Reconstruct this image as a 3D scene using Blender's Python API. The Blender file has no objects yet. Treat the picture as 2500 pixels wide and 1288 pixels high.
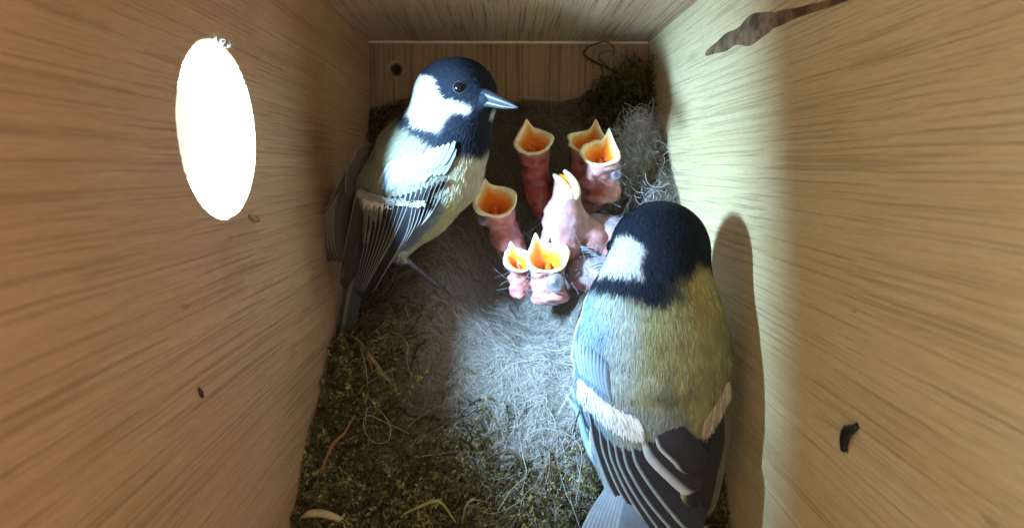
import bpy, math, numpy as np
from mathutils import Matrix, Vector
rng = np.random.default_rng(7)
S = 0.01                      # the scene is laid out in centimetres, built in metres
OZ = 12.0                     # camera height above the origin, cm
sc = bpy.context.scene

# ------------------------------------------------------------------ camera
FPX = 1600.0
PITCH = math.atan((644-410)/FPX); YAW = math.atan((1250-1228)/FPX)
cam_d = bpy.data.cameras.new("camera"); cam = bpy.data.objects.new("camera", cam_d)
sc.collection.objects.link(cam)
cam_d.sensor_width = 36; cam_d.lens = FPX/2500*36
cam_d.clip_start = 0.001; cam_d.clip_end = 100
RM = Matrix.Rotation(-YAW, 3, 'Z') @ Matrix.Rotation(math.pi/2-PITCH, 3, 'X')
cam.matrix_world = Matrix.Translation((0, 0, OZ*S)) @ RM.to_4x4()
cam_d.dof.use_dof = True; cam_d.dof.focus_distance = 16.0*S; cam_d.dof.aperture_fstop = 34
sc.camera = cam
RN = np.array(RM)

# ------------------------------------------------------------------ world and light
w = bpy.data.worlds.new("World"); sc.world = w; w.use_nodes = True
bg = w.node_tree.nodes['Background']
bg.inputs[0].default_value = (1.0, 0.89, 0.70, 1); bg.inputs[1].default_value = 1.2
def area(name, loc, target, size, energy, color):
    l = bpy.data.lights.new(name, 'AREA'); l.shape = 'ELLIPSE'; l.size = size*S; l.size_y = 2.6*S
    l.energy = energy; l.color = color
    o = bpy.data.objects.new(name, l); sc.collection.objects.link(o)
    p = Vector((loc[0]*S, loc[1]*S, (loc[2]+OZ)*S)); t = Vector((target[0]*S, target[1]*S, (target[2]+OZ)*S))
    o.location = p; o.rotation_euler = (t-p).to_track_quat('-Z', 'Y').to_euler()
    return o
# daylight arriving at the entrance hole from outside the box
area("daylight_at_hole", (-7.1, 9.45, 1.7), (-4.9, 11.3, 0.9), 0.6, 1.2, (0.40, 0.70, 1.0))
sc.view_settings.view_transform = 'Standard'; sc.view_settings.look = 'None'
sc.view_settings.exposure = 0.1; sc.view_settings.gamma = 1
sc.render.engine = 'CYCLES'
sc.cycles.max_bounces = 12; sc.cycles.diffuse_bounces = 8
sc.cycles.sample_clamp_indirect = 4

# ------------------------------------------------------------------ geometry helpers (cm, camera at 0,0,0)
def ray(px, py):
    d = RN @ np.array([(px-1250)/FPX, (644-py)/FPX, -1.0]); return d
def at(px, py, y):
    d = ray(px, py); return d*(y/d[1])
def on_x(px, py, X):
    d = ray(px, py); return d*(X/d[0])
def nrm(v):
    v = np.asarray(v, float); return v/np.maximum(np.linalg.norm(v, axis=-1, keepdims=True), 1e-9)

def hash3(i, j, k, seed):
    h = (i*374761393 + j*668265263 + k*2147483647 + seed*1274126177) & 0xffffffff
    h = ((h ^ (h >> 13))*1274126177) & 0xffffffff
    h = ((h ^ (h >> 16))*2246822519) & 0xffffffff
    return ((h ^ (h >> 15)) & 0xffffff)/float(0xffffff)
def vnoise(P, scale=1.0, seed=0):
    P = np.asarray(P, float)*scale
    I = np.floor(P).astype(np.int64); f = P-I; f = f*f*(3-2*f)
    r = 0
    for a in (0, 1):
        for b in (0, 1):
            for c in (0, 1):
                wgt = (f[..., 0] if a else 1-f[..., 0])*(f[..., 1] if b else 1-f[..., 1])*(f[..., 2] if c else 1-f[..., 2])
                r = r+wgt*hash3(I[..., 0]+a, I[..., 1]+b, I[..., 2]+c, seed)
    return r*2-1
def fbm(P, scale=1.0, seed=0, octv=3):
    r = 0; a = 1.0
    for o in range(octv):
        r = r+a*vnoise(P, scale*2**o, seed+o*17); a *= 0.5
    return r
def sm(x, a, b):
    t = np.clip((x-a)/(b-a), 0, 1); return t*t*(3-2*t)
def mixc(c, d, t):
    c = np.asarray(c, float); d = np.asarray(d, float)
    t = np.asarray(t)[..., None]; return c*(1-t)+d*t

def thing(name, label, cat, base, group=None, kind=None):
    o = bpy.data.objects.new(name, None); sc.collection.objects.link(o)
    o.empty_display_size = 0.01
    o.location = (base[0]*S, base[1]*S, (base[2]+OZ)*S)
    o['label'] = label; o['category'] = cat
    if group: o['group'] = group
    if kind: o['kind'] = kind
    return o
def worldloc(o):
    v = Vector((0, 0, 0))
    while o: v = v+Vector(o.location); o = o.parent
    return v
def mk(name, V, F, mat, parent=None, col=None, smooth=True, label=None, cat=None, group=None, kind=None):
    V = np.asarray(V, float)
    if parent is not None: base = np.array(worldloc(parent))
    else:
        c = (V.min(0)+V.max(0))/2; base = np.array([c[0]*S, c[1]*S, (V[:, 2].min()+OZ)*S])
    W = V*S; W[:, 2] += OZ*S; W -= base
    me = bpy.data.meshes.new(name)
    if isinstance(F, np.ndarray):
        n, k = F.shape
        me.vertices.add(len(W)); me.vertices.foreach_set('co', W.astype(np.float32).ravel())
        me.loops.add(n*k); me.loops.foreach_set('vertex_index', F.astype(np.int32).ravel())
        me.polygons.add(n); me.polygons.foreach_set('loop_start', np.arange(0, n*k, k, dtype=np.int32))
        me.update(calc_edges=True); me.validate()
    else:
        me.from_pydata([tuple(v) for v in W], [], [tuple(int(i) for i in f) for f in F]); me.update()
    me.polygons.foreach_set('use_smooth', np.full(len(me.polygons), smooth))
    if col is not None:
        ca = me.color_attributes.new('Col', 'FLOAT_COLOR', 'POINT')
        col = np.asarray(col, float)
        if col.ndim == 1: col = np.tile(col, (len(V), 1))
        ca.data.foreach_set('color', np.c_[np.clip(col, 0, 1), np.ones(len(col))].astype(np.float32).ravel())
    me.materials.append(mat)
    o = bpy.data.objects.new(name, me); sc.collection.objects.link(o)
    if parent is not None: o.parent = parent
    else: o.location = base
    if label: o['label'] = label
    if cat: o['category'] = cat
    if group: o['group'] = group
    if kind: o['kind'] = kind
    return o
def join(parts):
    Vs, Fs, Cs = [], [], []; n = 0
    for V, F, C in parts:
        Vs.append(V); Fs.append(np.asarray(F)+n); n += len(V)
        C = np.asarray(C, float); Cs.append(np.tile(C, (len(V), 1)) if C.ndim == 1 else C)
    return np.vstack(Vs), np.vstack(Fs), np.vstack(Cs)

def catmull(pts, n):
    P = np.asarray(pts, float)
    P = np.vstack([2*P[0]-P[1], P, 2*P[-1]-P[-2]])
    t = np.linspace(0, len(P)-3-1e-6, n); i = t.astype(int); f = (t-i)[:, None]
    a, b, c, d = P[i], P[i+1], P[i+2], P[i+3]
    return 0.5*((2*b)+(-a+c)*f+(2*a-5*b+4*c-d)*f**2+(-a+3*b-3*c+d)*f**3)

def tubes(P, R, cols, sides=3):
    """P (n,m,3), R (n,m), cols (n,3) -> one quad soup of tubes"""
    n, m, _ = P.shape
    T = nrm(np.gradient(P, axis=1))
    ref = nrm(rng.normal(size=(n, 1, 3)))
    A = nrm(np.cross(T, ref)); B = np.cross(T, A)
    ang = np.arange(sides)*2*np.pi/sides
    V = P[:, :, None, :]+R[:, :, None, None]*(A[:, :, None, :]*np.cos(ang)[None, None, :, None]+B[:, :, None, :]*np.sin(ang)[None, None, :, None])
    idx = np.arange(n*m*sides).reshape(n, m, sides)
    nx = np.roll(idx, -1, axis=2)
    F = np.stack([idx[:, :-1], nx[:, :-1], nx[:, 1:], idx[:, 1:]], -1).reshape(-1, 4)
    C = np.repeat(cols, m*sides, axis=0) if cols.ndim == 2 else cols.reshape(-1, 3).repeat(sides, axis=0)
    return V.reshape(-1, 3), F, C
def tube1(pts, radii, col, n=16, sides=8, cap=True):
    P = catmull(pts, n); r = np.interp(np.linspace(0, 1, n), np.linspace(0, 1, len(radii)), radii)
    if cap:
        r = r.copy(); P = np.vstack([P[0]-(P[1]-P[0])*0.02, P, P[-1]+(P[-1]-P[-2])*0.02]); r = np.r_[1e-4, r, 1e-4]
    # stable frame
    T = nrm(np.gradient(P, axis=0)); A = np.zeros_like(P); a = np.cross(T[0], [0.3, 0.5, 0.8])
    for i in range(len(P)):
        a = a-T[i]*np.dot(a, T[i]); a = a/np.linalg.norm(a); A[i] = a
    B = np.cross(T, A); ang = np.arange(sides)*2*np.pi/sides
    V = P[:, None]+r[:, None, None]*(A[:, None]*np.cos(ang)[None, :, None]+B[:, None]*np.sin(ang)[None, :, None])
    idx = np.arange(len(P)*sides).reshape(len(P), sides); nx = np.roll(idx, -1, 1)
    F = np.stack([idx[:-1], nx[:-1], nx[1:], idx[1:]], -1).reshape(-1, 4)
    return V.reshape(-1, 3), F, np.tile(col, (len(P)*sides, 1))
def ellipsoid(c, r, ax=None, n=20, m=28, col=(1, 1, 1)):
    th = np.linspace(1e-3, np.pi-1e-3, n); ph = np.arange(m)*2*np.pi/m
    U = np.stack([np.sin(th)[:, None]*np.cos(ph), np.sin(th)[:, None]*np.sin(ph), np.cos(th)[:, None]*np.ones(m)], -1)*np.asarray(r)
    if ax is not None: U = U@np.asarray(ax)
    idx = np.arange(n*m).reshape(n, m); nx = np.roll(idx, -1, 1)
    F = np.stack([idx[:-1], idx[1:], nx[1:], nx[:-1]], -1).reshape(-1, 4)
    return (U+np.asarray(c)).reshape(-1, 3), F, np.tile(col, (n*m, 1))

# signed-distance bodies -> one continuous surface
def cones(P, segs, k=0.35):
    """segs: list of (a, b, ra, rb, squash_axis or None)"""
    d = None
    for s in segs:
        a, b, ra, rb = np.asarray(s[0], float), np.asarray(s[1], float), s[2], s[3]
        kk = s[4] if len(s) > 4 else k
        ab = b-a; L = max(np.dot(ab, ab), 1e-9)
        t = np.clip(((P-a)@ab)/L, 0, 1)
        e = np.linalg.norm(P-a-t[..., None]*ab, axis=-1)-(ra+(rb-ra)*t)
        if d is None: d = e
        else:
            h = np.clip(0.5+0.5*(d-e)/kk, 0, 1); d = d*(1-h)+e*h-kk*h*(1-h)
    return d
def sdf_mesh(fn, lo, hi, h):
    lo = np.asarray(lo, float); hi = np.asarray(hi, float)
    n = np.ceil((hi-lo)/h).astype(int)+1
    g = [lo[i]+h*np.arange(n[i]) for i in range(3)]
    P = np.stack(np.meshgrid(*g, indexing='ij'), -1)
    D = fn(P.reshape(-1, 3)).reshape(n); sgn = D < 0
    acc = np.zeros(tuple(n-1)+(3,)); cnt = np.zeros(tuple(n-1))
    def sl(o, ax=None):
        return tuple(slice(o[i], n[i]-1+o[i]) for i in range(3))
    cor = [(a, b, c) for a in (0, 1) for b in (0, 1) for c in (0, 1)]
    for a in cor:
        for ax in range(3):
            if a[ax]: continue
            b = list(a); b[ax] = 1
            Da, Db = D[sl(a)], D[sl(b)]; m = (Da < 0) != (Db < 0)
            t = np.where(m, Da/np.where(m, Da-Db, 1), 0)
            off = np.array(a, float)[None, None, None]+np.zeros(Da.shape+(3,)); off[..., ax] += t
            acc += off*m[..., None]; cnt += m
    act = cnt > 0; ids = -np.ones(act.shape, int); ids[act] = np.arange(act.sum())
    ijk = np.argwhere(act); V = lo+h*(ijk+acc[act]/cnt[act][:, None])
    Fs = []
    for ax in range(3):
        u, v = [i for i in range(3) if i != ax]
        s0 = [slice(None)]*3; s1 = [slice(None)]*3; s0[ax] = slice(0, n[ax]-1); s1[ax] = slice(1, n[ax])
        m = sgn[tuple(s0)] != sgn[tuple(s1)]
        ij = np.argwhere(m); ij = ij[(ij[:, u] > 0) & (ij[:, v] > 0) & (ij[:, u] < n[u]-1) & (ij[:, v] < n[v]-1)]
        ins = sgn[tuple(s0)][tuple(ij.T)]
        def c(du, dv):
            q = ij.copy(); q[:, u] -= du; q[:, v] -= dv; return ids[tuple(q.T)]
        q = np.stack([c(0, 0), c(1, 0), c(1, 1), c(0, 1)], -1)
        flip = ins if ax == 1 else ~ins
        q[flip] = q[flip][:, ::-1]
        Fs.append(q)
    F = np.vstack(Fs); return V, F
def vnormals(V, F):
    N = np.zeros_like(V); fn = np.cross(V[F[:, 2]]-V[F[:, 0]], V[F[:, 3]]-V[F[:, 1]])
    for i in range(4): np.add.at(N, F[:, i], fn)
    return nrm(N)
def fluff(V, F, C, flow, n, length, width, lift=0.18, mask=None, sink=0.01, cj=0.14, lateral=0.25):
    """short barbed feather blades lying on a surface"""
    N = vnormals(V, F)
    a = np.linalg.norm(np.cross(V[F[:, 2]]-V[F[:, 0]], V[F[:, 3]]-V[F[:, 1]]), axis=1)
    if mask is not None: a = a*mask(V[F].mean(1))
    f = F[rng.choice(len(F), n, p=a/a.sum())]; u = rng.random((n, 1)); v = rng.random((n, 1))
    def bl(A): return (A[f[:, 0]]*(1-u)+A[f[:, 1]]*u)*(1-v)+(A[f[:, 3]]*(1-u)+A[f[:, 2]]*u)*v
    p, nn, c = bl(V), nrm(bl(N)), bl(C)
    d = flow(p)+rng.normal(size=(n, 3))*lateral; d = nrm(d-nn*(d*nn).sum(1, keepdims=True))
    L = (length(p) if callable(length) else np.full(n, length))*rng.uniform(0.6, 1.25, n); L = L[:, None]
    s = np.cross(nn, d); s = nrm(s+nn*rng.normal(size=(n, 1))*0.25); wd = width*rng.uniform(0.6, 1.3, (n, 1))
    lf = lift*rng.uniform(0.3, 1.5, (n, 1))
    r0 = p-nn*sink; m1 = p+d*L*0.5+nn*L*0.5*lf; tp = p+d*L+nn*L*lf*0.8
    Vv = np.stack([r0-s*wd*0.6, r0+s*wd*0.6, m1+s*wd, m1-s*wd, tp+s*wd*0.25, tp-s*wd*0.25], 1)
    i = np.arange(n)[:, None]*6
    Ff = np.vstack([i+[[0, 1, 2, 3]], i+[[3, 2, 4, 5]]])
    cc = c*(1+rng.normal(size=(n, 1))*cj)
    return Vv.reshape(-1, 3), Ff, np.repeat(cc, 6, axis=0)

def vane(path, width, normal, dark, edge, side=-1, ew=0.25, rows=22, colsn=9, camber=0.12, tipr=0.16, both=False, shaft=None, w0=0.35):
    """one flight feather as a cambered blade: path base->tip"""
    P = catmull(path, rows); t = np.linspace(0, 1, rows)
    T = nrm(np.gradient(P, axis=0)); Nn = np.asarray(normal, float); Nn = nrm(Nn-T*(T@Nn)[:, None])
    Sd = np.cross(T, Nn)
    wd = width*(w0+(1-w0)*sm(t, 0, 0.35))*np.sqrt(np.clip(1-np.clip((t-(1-tipr))/tipr, 0, 1)**2, 0.003, 1))
    u = np.linspace(-1, 1, colsn)
    V = P[:, None]+Sd[:, None]*(wd[:, None]*u)[..., None]-Nn[:, None]*(camber*wd[:, None]*(u**2))[..., None]
    V = V+Nn[:, None]*(0.015*width*(np.abs(u) < 0.08))[None, :, None]
    e = sm(u*side, 1-ew*1.4, 1-ew*0.7)
    if both: e = np.maximum(e, sm(-u*side, 1-ew, 1-ew*0.5))
    e = e[None]*(1-sm(t, .88, .99))[:, None]; C = mixc(dark, edge, e)
    if shaft is not None: C = mixc(C, np.asarray(shaft)*np.ones_like(C), (np.abs(u) < 0.13)[None]*np.ones((rows, 1)))
    C = C*(1+0.10*fbm(V*[3, 3, 3], 2.0, 3)[..., None])
    idx = np.arange(rows*colsn).reshape(rows, colsn)
    F = np.stack([idx[:-1, :-1], idx[:-1, 1:], idx[1:, 1:], idx[1:, :-1]], -1).reshape(-1, 4)
    # thickness: a second skin just under the first
    V2 = V-Nn[:, None]*0.012
    F2 = F[:, ::-1]+rows*colsn
    return np.vstack([V.reshape(-1, 3), V2.reshape(-1, 3)]), np.vstack([F, F2]), np.vstack([C.reshape(-1, 3)]*2)

# ------------------------------------------------------------------ materials
def newmat(name):
    m = bpy.data.materials.new(name); m.use_nodes = True
    nt = m.node_tree; b = nt.nodes['Principled BSDF']; return m, nt, b
def N(nt, t, **kw):
    n = nt.nodes.new(t)
    for k, v in kw.items(): setattr(n, k, v)
    return n
def vcol_mat(name, rough=0.7, spec=0.3, sss=0.0, sssr=(1, .3, .15), sscale=0.15, nscale=0, namp=0.0, bump=0.0, sheen=0.0, coat=0.0, transl=0.0, stretch=(1, 1, 1)):
    m, nt, b = newmat(name); L = nt.links.new
    a = N(nt, 'ShaderNodeVertexColor'); a.layer_name = 'Col'
    src = a.outputs['Color']
    b.inputs['Roughness'].default_value = rough; b.inputs['Specular IOR Level'].default_value = spec
    if sss:
        b.inputs['Subsurface Weight'].default_value = sss; b.inputs['Subsurface Radius'].default_value = sssr
        b.inputs['Subsurface Scale'].default_value = sscale*S
    if sheen: b.inputs['Sheen Weight'].default_value = sheen; b.inputs['Sheen Roughness'].default_value = 0.5
    if coat: b.inputs['Coat Weight'].default_value = coat; b.inputs['Coat Roughness'].default_value = 0.15
    if namp or bump:
        tc = N(nt, 'ShaderNodeTexCoord'); mp = N(nt, 'ShaderNodeMapping'); mp.inputs['Scale'].default_value = [100*s for s in stretch]
        no = N(nt, 'ShaderNodeTexNoise'); no.inputs['Scale'].default_value = nscale; no.inputs['Detail'].default_value = 5
        L(tc.outputs['Object'], mp.inputs[0]); L(mp.outputs[0], no.inputs['Vector'])
        if namp:
            mr = N(nt, 'ShaderNodeMapRange'); mr.inputs['From Min'].default_value = 0.25; mr.inputs['From Max'].default_value = 0.75
            mr.inputs['To Min'].default_value = 1-namp; mr.inputs['To Max'].default_value = 1+namp
            mx = N(nt, 'ShaderNodeVectorMath', operation='SCALE')
            L(no.outputs['Fac'], mr.inputs['Value']); L(src, mx.inputs[0]); L(mr.outputs[0], mx.inputs['Scale']); src = mx.outputs[0]
        if bump:
            bp = N(nt, 'ShaderNodeBump'); bp.inputs['Strength'].default_value = bump; bp.inputs['Distance'].default_value = 0.05*S
            L(no.outputs['Fac'], bp.inputs['Height']); L(bp.outputs[0], b.inputs['Normal'])
    L(src, b.inputs['Base Color'])
    if transl:
        tr = N(nt, 'ShaderNodeBsdfTranslucent'); L(src, tr.inputs[0])
        mix = N(nt, 'ShaderNodeMixShader'); mix.inputs[0].default_value = transl
        L(b.outputs[0], mix.inputs[1]); L(tr.outputs[0], mix.inputs[2]); L(mix.outputs[0], nt.nodes['Material Output'].inputs[0])
    return m
def wood(name, light, mid, dark, along, across, seed=0, fine=9.0, bump=0.6, streak=0.5, grey=None):
    """oak board: pores and bands run along one axis"""
    m, nt, b = newmat(name); L = nt.links.new
    tc = N(nt, 'ShaderNodeTexCoord')
    def coords(sc_al, sc_ac, wob=0.0):
        s = [100*0.7]*3; s[along] = 100*sc_al; s[across] = 100*sc_ac
        mp = N(nt, 'ShaderNodeMapping'); mp.inputs['Scale'].default_value = s; mp.inputs['Location'].default_value = [seed*3.1]*3
        L(tc.outputs['Object'], mp.inputs[0])
        if wob:
            wn = N(nt, 'ShaderNodeTexNoise'); wn.inputs['Scale'].default_value = 35.0; wn.inputs['Detail'].default_value = 1
            L(tc.outputs['Object'], wn.inputs['Vector'])
            sb = N(nt, 'ShaderNodeVectorMath', operation='SUBTRACT'); sb.inputs[1].default_value = (.5, .5, .5)
            ml = N(nt, 'ShaderNodeVectorMath', operation='SCALE'); ml.inputs['Scale'].default_value = wob
            ad = N(nt, 'ShaderNodeVectorMath', operation='ADD')
            L(wn.outputs['Color'], sb.inputs[0]); L(sb.outputs[0], ml.inputs[0]); L(mp.outputs[0], ad.inputs[0]); L(ml.outputs[0], ad.inputs[1])
            return ad.outputs[0]
        return mp.outputs[0]
    def noise(vec, detail=3, rough=0.6):
        n = N(nt, 'ShaderNodeTexNoise'); n.inputs['Scale'].default_value = 1; n.inputs['Detail'].default_value = detail
        n.inputs['Roughness'].default_value = rough; L(vec, n.inputs['Vector']); return n.outputs['Fac']
    def ramp(fac, a, bb):
        r = N(nt, 'ShaderNodeMapRange'); r.inputs['From Min'].default_value = a; r.inputs['From Max'].default_value = bb; L(fac, r.inputs['Value']); return r.outputs[0]
    def mix(f, c1, c2):
        x = N(nt, 'ShaderNodeMix', data_type='RGBA')
        if isinstance(f, float): x.inputs[0].default_value = f
        else: L(f, x.inputs[0])
        for i, c in ((6, c1), (7, c2)):
            if isinstance(c, tuple): x.inputs[i].default_value = (*c, 1)
            else: L(c, x.inputs[i])
        return x.outputs[2]
    band = noise(coords(0.05, 0.75, .6), 3); c = mix(ramp(band, 0.32, 0.68), light, mid)
    n2 = noise(coords(0.14, 7.5, .8), 2); c = mix(ramp(n2, 0.48, 1.35), c, dark)
    pores = noise(coords(0.2, fine, 1.2), 2, 0.55); pr = ramp(pores, 0.53, 0.68)
    st = N(nt, 'ShaderNodeMath', operation='MULTIPLY'); L(pr, st.inputs[0]); st.inputs[1].default_value = streak
    c = mix(st.outputs[0], c, tuple(x*0.45 for x in dark))
    p2 = ramp(noise(coords(0.4, fine*2.1, 1.0), 2, .5), 0.54, 0.74)
    st2 = N(nt, 'ShaderNodeMath', operation='MULTIPLY'); L(p2, st2.inputs[0]); st2.inputs[1].default_value = streak*.7
    c = mix(st2.outputs[0], c, tuple(x*0.5 for x in dark))
    blot = noise(coords(0.5, 0.6), 4); 
    bl2 = ramp(noise(coords(0.22, 0.9, 1.5), 3), 0.60, 0.80)
    bm = N(nt, 'ShaderNodeMath', operation='MULTIPLY'); L(bl2, bm.inputs[0]); bm.inputs[1].default_value = .5
    c = mix(bm.outputs[0], c, dark)
    pin = ramp(noise(coords(1.3, 4.5), 2, .5), 0.74, 0.80)
    pm = N(nt, 'ShaderNodeMath', operation='MULTIPLY'); L(pin, pm.inputs[0]); pm.inputs[1].default_value = .45
    c = mix(pm.outputs[0], c, tuple(x*0.4 for x in dark))
    if grey: c = mix(ramp(blot, 0.55, 0.85), c, grey)
    fl = noise(coords(3, 22), 2); f2 = N(nt, 'ShaderNodeMapRange'); f2.inputs['To Min'].default_value = 0.86; f2.inputs['To Max'].default_value = 1.14; L(fl, f2.inputs['Value'])
    sca = N(nt, 'ShaderNodeVectorMath', operation='SCALE'); L(c, sca.inputs[0]); L(f2.outputs[0], sca.inputs['Scale'])
    L(sca.outputs[0], b.inputs['Base Color'])
    b.inputs['Roughness'].default_value = 0.62; b.inputs['Specular IOR Level'].default_value = 0.25
    sub = N(nt, 'ShaderNodeMath', operation='MULTIPLY_ADD'); sub.inputs[1].default_value = -1.0; L(pr, sub.inputs[0]); L(fl, sub.inputs[2])
    bp = N(nt, 'ShaderNodeBump'); bp.inputs['Strength'].default_value = bump; bp.inputs['Distance'].default_value = 0.03*S
    L(sub.outputs[0], bp.inputs['Height']); L(bp.outputs[0], b.inputs['Normal'])
    return m
M_feather = vcol_mat('plumage', rough=0.75, spec=0.18, nscale=6, namp=0.10, sheen=0.03)
M_vane = vcol_mat('flight_feather', rough=0.55, spec=0.25, nscale=7, namp=0.12, bump=0.2)
M_skin = vcol_mat('nestling_skin', rough=0.4, spec=0.5, sss=0.45, sssr=(1, .28, .16), sscale=0.12, nscale=4.0, namp=0.28, bump=1.0)
M_gape = vcol_mat('gape', rough=0.28, spec=0.5, sss=0.4, sssr=(1, .5, .1), sscale=0.10, nscale=5, namp=0.12, bump=0.35, coat=0.45)
M_horn = vcol_mat('horn', rough=0.42, spec=0.4, nscale=5, namp=0.1, bump=0.1)
M_fibre = vcol_mat('fibre', rough=0.65, spec=0.25, transl=0.25)
M_moss = vcol_mat('moss', rough=0.7, spec=0.2, nscale=3, namp=0.25, transl=0.2)
M_felt = vcol_mat('felted_lining', rough=0.95, spec=0.05, nscale=14, namp=0.35, bump=.7)
M_eye = vcol_mat('eye', rough=0.12, spec=0.28)

# ------------------------------------------------------------------ the nest box
YB = 24.0; Y0 = 0.8
XL = at(900, 110, YB)[0]; XR = at(1585, 100, YB)[0]; ZC = at(1242, 101, YB)[2]; ZF = -11.5
print('box', XL, XR, ZC)
HC = (on_x(622, 320, XL)+on_x(434, 320, XL))/2
hy0 = on_x(434, 330, XL)[1]; hy1 = on_x(622, 330, XL)[1]
ht = on_x(540, 108, XL)[2]; hb = on_x(543, 534, XL)[2]
HC = np.array([XL, (hy0+hy1)/2, (ht+hb)/2]); HRY = (hy1-hy0)/2; HRZ = (ht-hb)/2
print('hole', HC, HRY, HRZ)
box = thing('nest_box', 'open fronted oak nest box of bare sawn boards holding the birds', 'nest box', (0, 14, ZF))
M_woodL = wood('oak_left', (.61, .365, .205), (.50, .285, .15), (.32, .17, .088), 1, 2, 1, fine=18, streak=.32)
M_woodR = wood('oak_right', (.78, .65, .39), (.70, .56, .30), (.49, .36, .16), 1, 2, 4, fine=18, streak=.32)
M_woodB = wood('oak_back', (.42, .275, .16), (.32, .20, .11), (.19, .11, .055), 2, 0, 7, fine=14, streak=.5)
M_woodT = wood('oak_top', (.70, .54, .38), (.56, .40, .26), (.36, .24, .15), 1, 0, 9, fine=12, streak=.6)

M_lit_edge = wood('oak_lit_edge', (.85, .76, .6), (.8, .7, .54), (.6, .5, .36), 0, 2, 12, fine=8, streak=.2)
def slab(lo, hi, bevel=0.03, nseg=1):
    x0, y0, z0 = lo; x1, y1, z1 = hi
    V = np.array([(x, y, z) for x in (x0, x1) for y in (y0, y1) for z in (z0, z1)], float)
    F = np.array([(0, 1, 3, 2), (4, 6, 7, 5), (0, 4, 5, 1), (2, 3, 7, 6), (0, 2, 6, 4), (1, 5, 7, 3)])
    return V, F
def bevel(o, wdt=0.04):
    md = o.modifiers.new('edge', 'BEVEL'); md.width = wdt*S; md.segments = 2; md.limit_method = 'ANGLE'
TH = 1.25
def hole_panel():
    K = 180; th = np.arange(K)*2*np.pi/K
    jit = 1+0.008*vnoise(np.c_[np.cos(th)*4, np.sin(th)*4, th*0], 1.5, 5)+0.007*rng.normal(size=K)*(rng.random(K) < 0.3)
    jo = 1+0.01*vnoise(np.c_[np.cos(th)*4, np.sin(th)*4, th*0+3], 1.5, 8)
    ya, yb, za, zb = Y0, YB+1.0, ZF, ZC
    c, s = np.cos(th), np.sin(th)
    tt = np.minimum(np.where(c > 0, (yb-HC[1])/np.maximum(c, 1e-6), (ya-HC[1])/np.minimum(c, -1e-6)),
                    np.where(s > 0, (zb-HC[2])/np.maximum(s, 1e-6), (za-HC[2])/np.minimum(s, -1e-6)))
    def ring(x, ry, rz, j): return np.c_[np.full(K, x), HC[1]+ry*c*j, HC[2]+rz*s*j]
    def out(x):
        r = np.c_[np.full(K, x), HC[1]+tt*c, HC[2]+tt*s]
        for cy in (ya, yb):
            for cz in (za, zb):
                i = np.argmin((r[:, 1]-cy)**2+(r[:, 2]-cz)**2); r[i, 1:] = (cy, cz)
        return r
    R = [out(XL), ring(XL, HRY*1.012, HRZ*1.012, jit), ring(XL-0.03, HRY, HRZ, jit), ring(XL-0.6, HRY*.99, HRZ*.99, 1), ring(XL-TH+.05, HRY, HRZ, jo), ring(XL-TH, HRY*1.04, HRZ*1.04, jo), out(XL-TH)]
    V = np.vstack(R); F = []
    for a in range(len(R)):
        b2 = (a+1) % len(R)
        i = np.arange(K); j = (i+1) % K
        F.append(np.stack([a*K+i, a*K+j, b2*K+j, b2*K+i], -1))
    return V, np.vstack(F)
V, F = hole_panel()
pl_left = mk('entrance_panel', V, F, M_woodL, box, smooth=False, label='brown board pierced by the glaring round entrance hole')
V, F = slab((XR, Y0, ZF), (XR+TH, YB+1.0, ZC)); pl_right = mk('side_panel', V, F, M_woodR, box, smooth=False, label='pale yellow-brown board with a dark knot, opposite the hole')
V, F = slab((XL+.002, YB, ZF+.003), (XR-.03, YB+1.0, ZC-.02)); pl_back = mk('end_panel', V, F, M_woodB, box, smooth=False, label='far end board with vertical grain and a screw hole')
V, F = slab((XL+.01, YB-.035, ZC-.075), (XR-.04, YB-.004, ZC-.004)); mk('lit_edge_strip', V, F, M_lit_edge, pl_back, smooth=False)  # light catching the roof seam, put in as a strip of paler wood
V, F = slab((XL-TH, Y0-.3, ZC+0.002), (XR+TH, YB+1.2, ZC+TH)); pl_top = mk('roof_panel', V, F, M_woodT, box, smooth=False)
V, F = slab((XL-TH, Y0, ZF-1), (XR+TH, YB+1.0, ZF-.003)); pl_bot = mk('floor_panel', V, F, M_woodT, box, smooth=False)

# knot and resin streak in the side panel (a rough scab of bark that stands a little proud)
def knot():
    n = 90; m = 15
    a = on_x(1722, 132, XR); b2 = on_x(1905, 45, XR); c2 = on_x(2080, -6, XR)
    cen = catmull([a, a*0.5+b2*0.5+np.array([0, 0, .05]), b2, c2], n); t = np.linspace(0, 1, n)
    wd = 0.20*np.sin(np.clip(t/0.62, 0, 1)*np.pi)**.6*(t < .62)+0.05+0.22*sm(t, .3, .5)*(1-t)*1.6
    wd = wd*(1+.16*vnoise(np.c_[t*9, t*0, t*0], 1.0, 2)); wd[0] = wd[-1] = .01
    u = np.linspace(-1, 1, m)
    V = cen[:, None]+np.zeros((n, m, 3)); V[..., 2] += wd[:, None]*u*0.75
    hgt = 0.05*np.clip(1-u[None]**2, 0, 1)*(sm(t, 0, .08)*(1-sm(t, .5, .75)*.8))[:, None]*(0.7+0.6*fbm(V, 2.5, 4))+.004
    V[..., 0] = XR-np.maximum(hgt, .003)
    C = mixc((.23, .145, .08), (.10, .06, .032), sm(fbm(V, 3, 9), -.3, .6))
    idx = np.arange(n*m).reshape(n, m)
    F = np.stack([idx[:-1, :-1], idx[1:, :-1], idx[1:, 1:], idx[:-1, 1:]], -1).reshape(-1, 4)
    return V.reshape(-1, 3), F, C.reshape(-1, 3)
V, F, C = knot(); M_knot = vcol_mat('knot', rough=.85, nscale=6, namp=.35, bump=.5)
mk('wood_knot', V, F, M_knot, pl_right, C)
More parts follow.
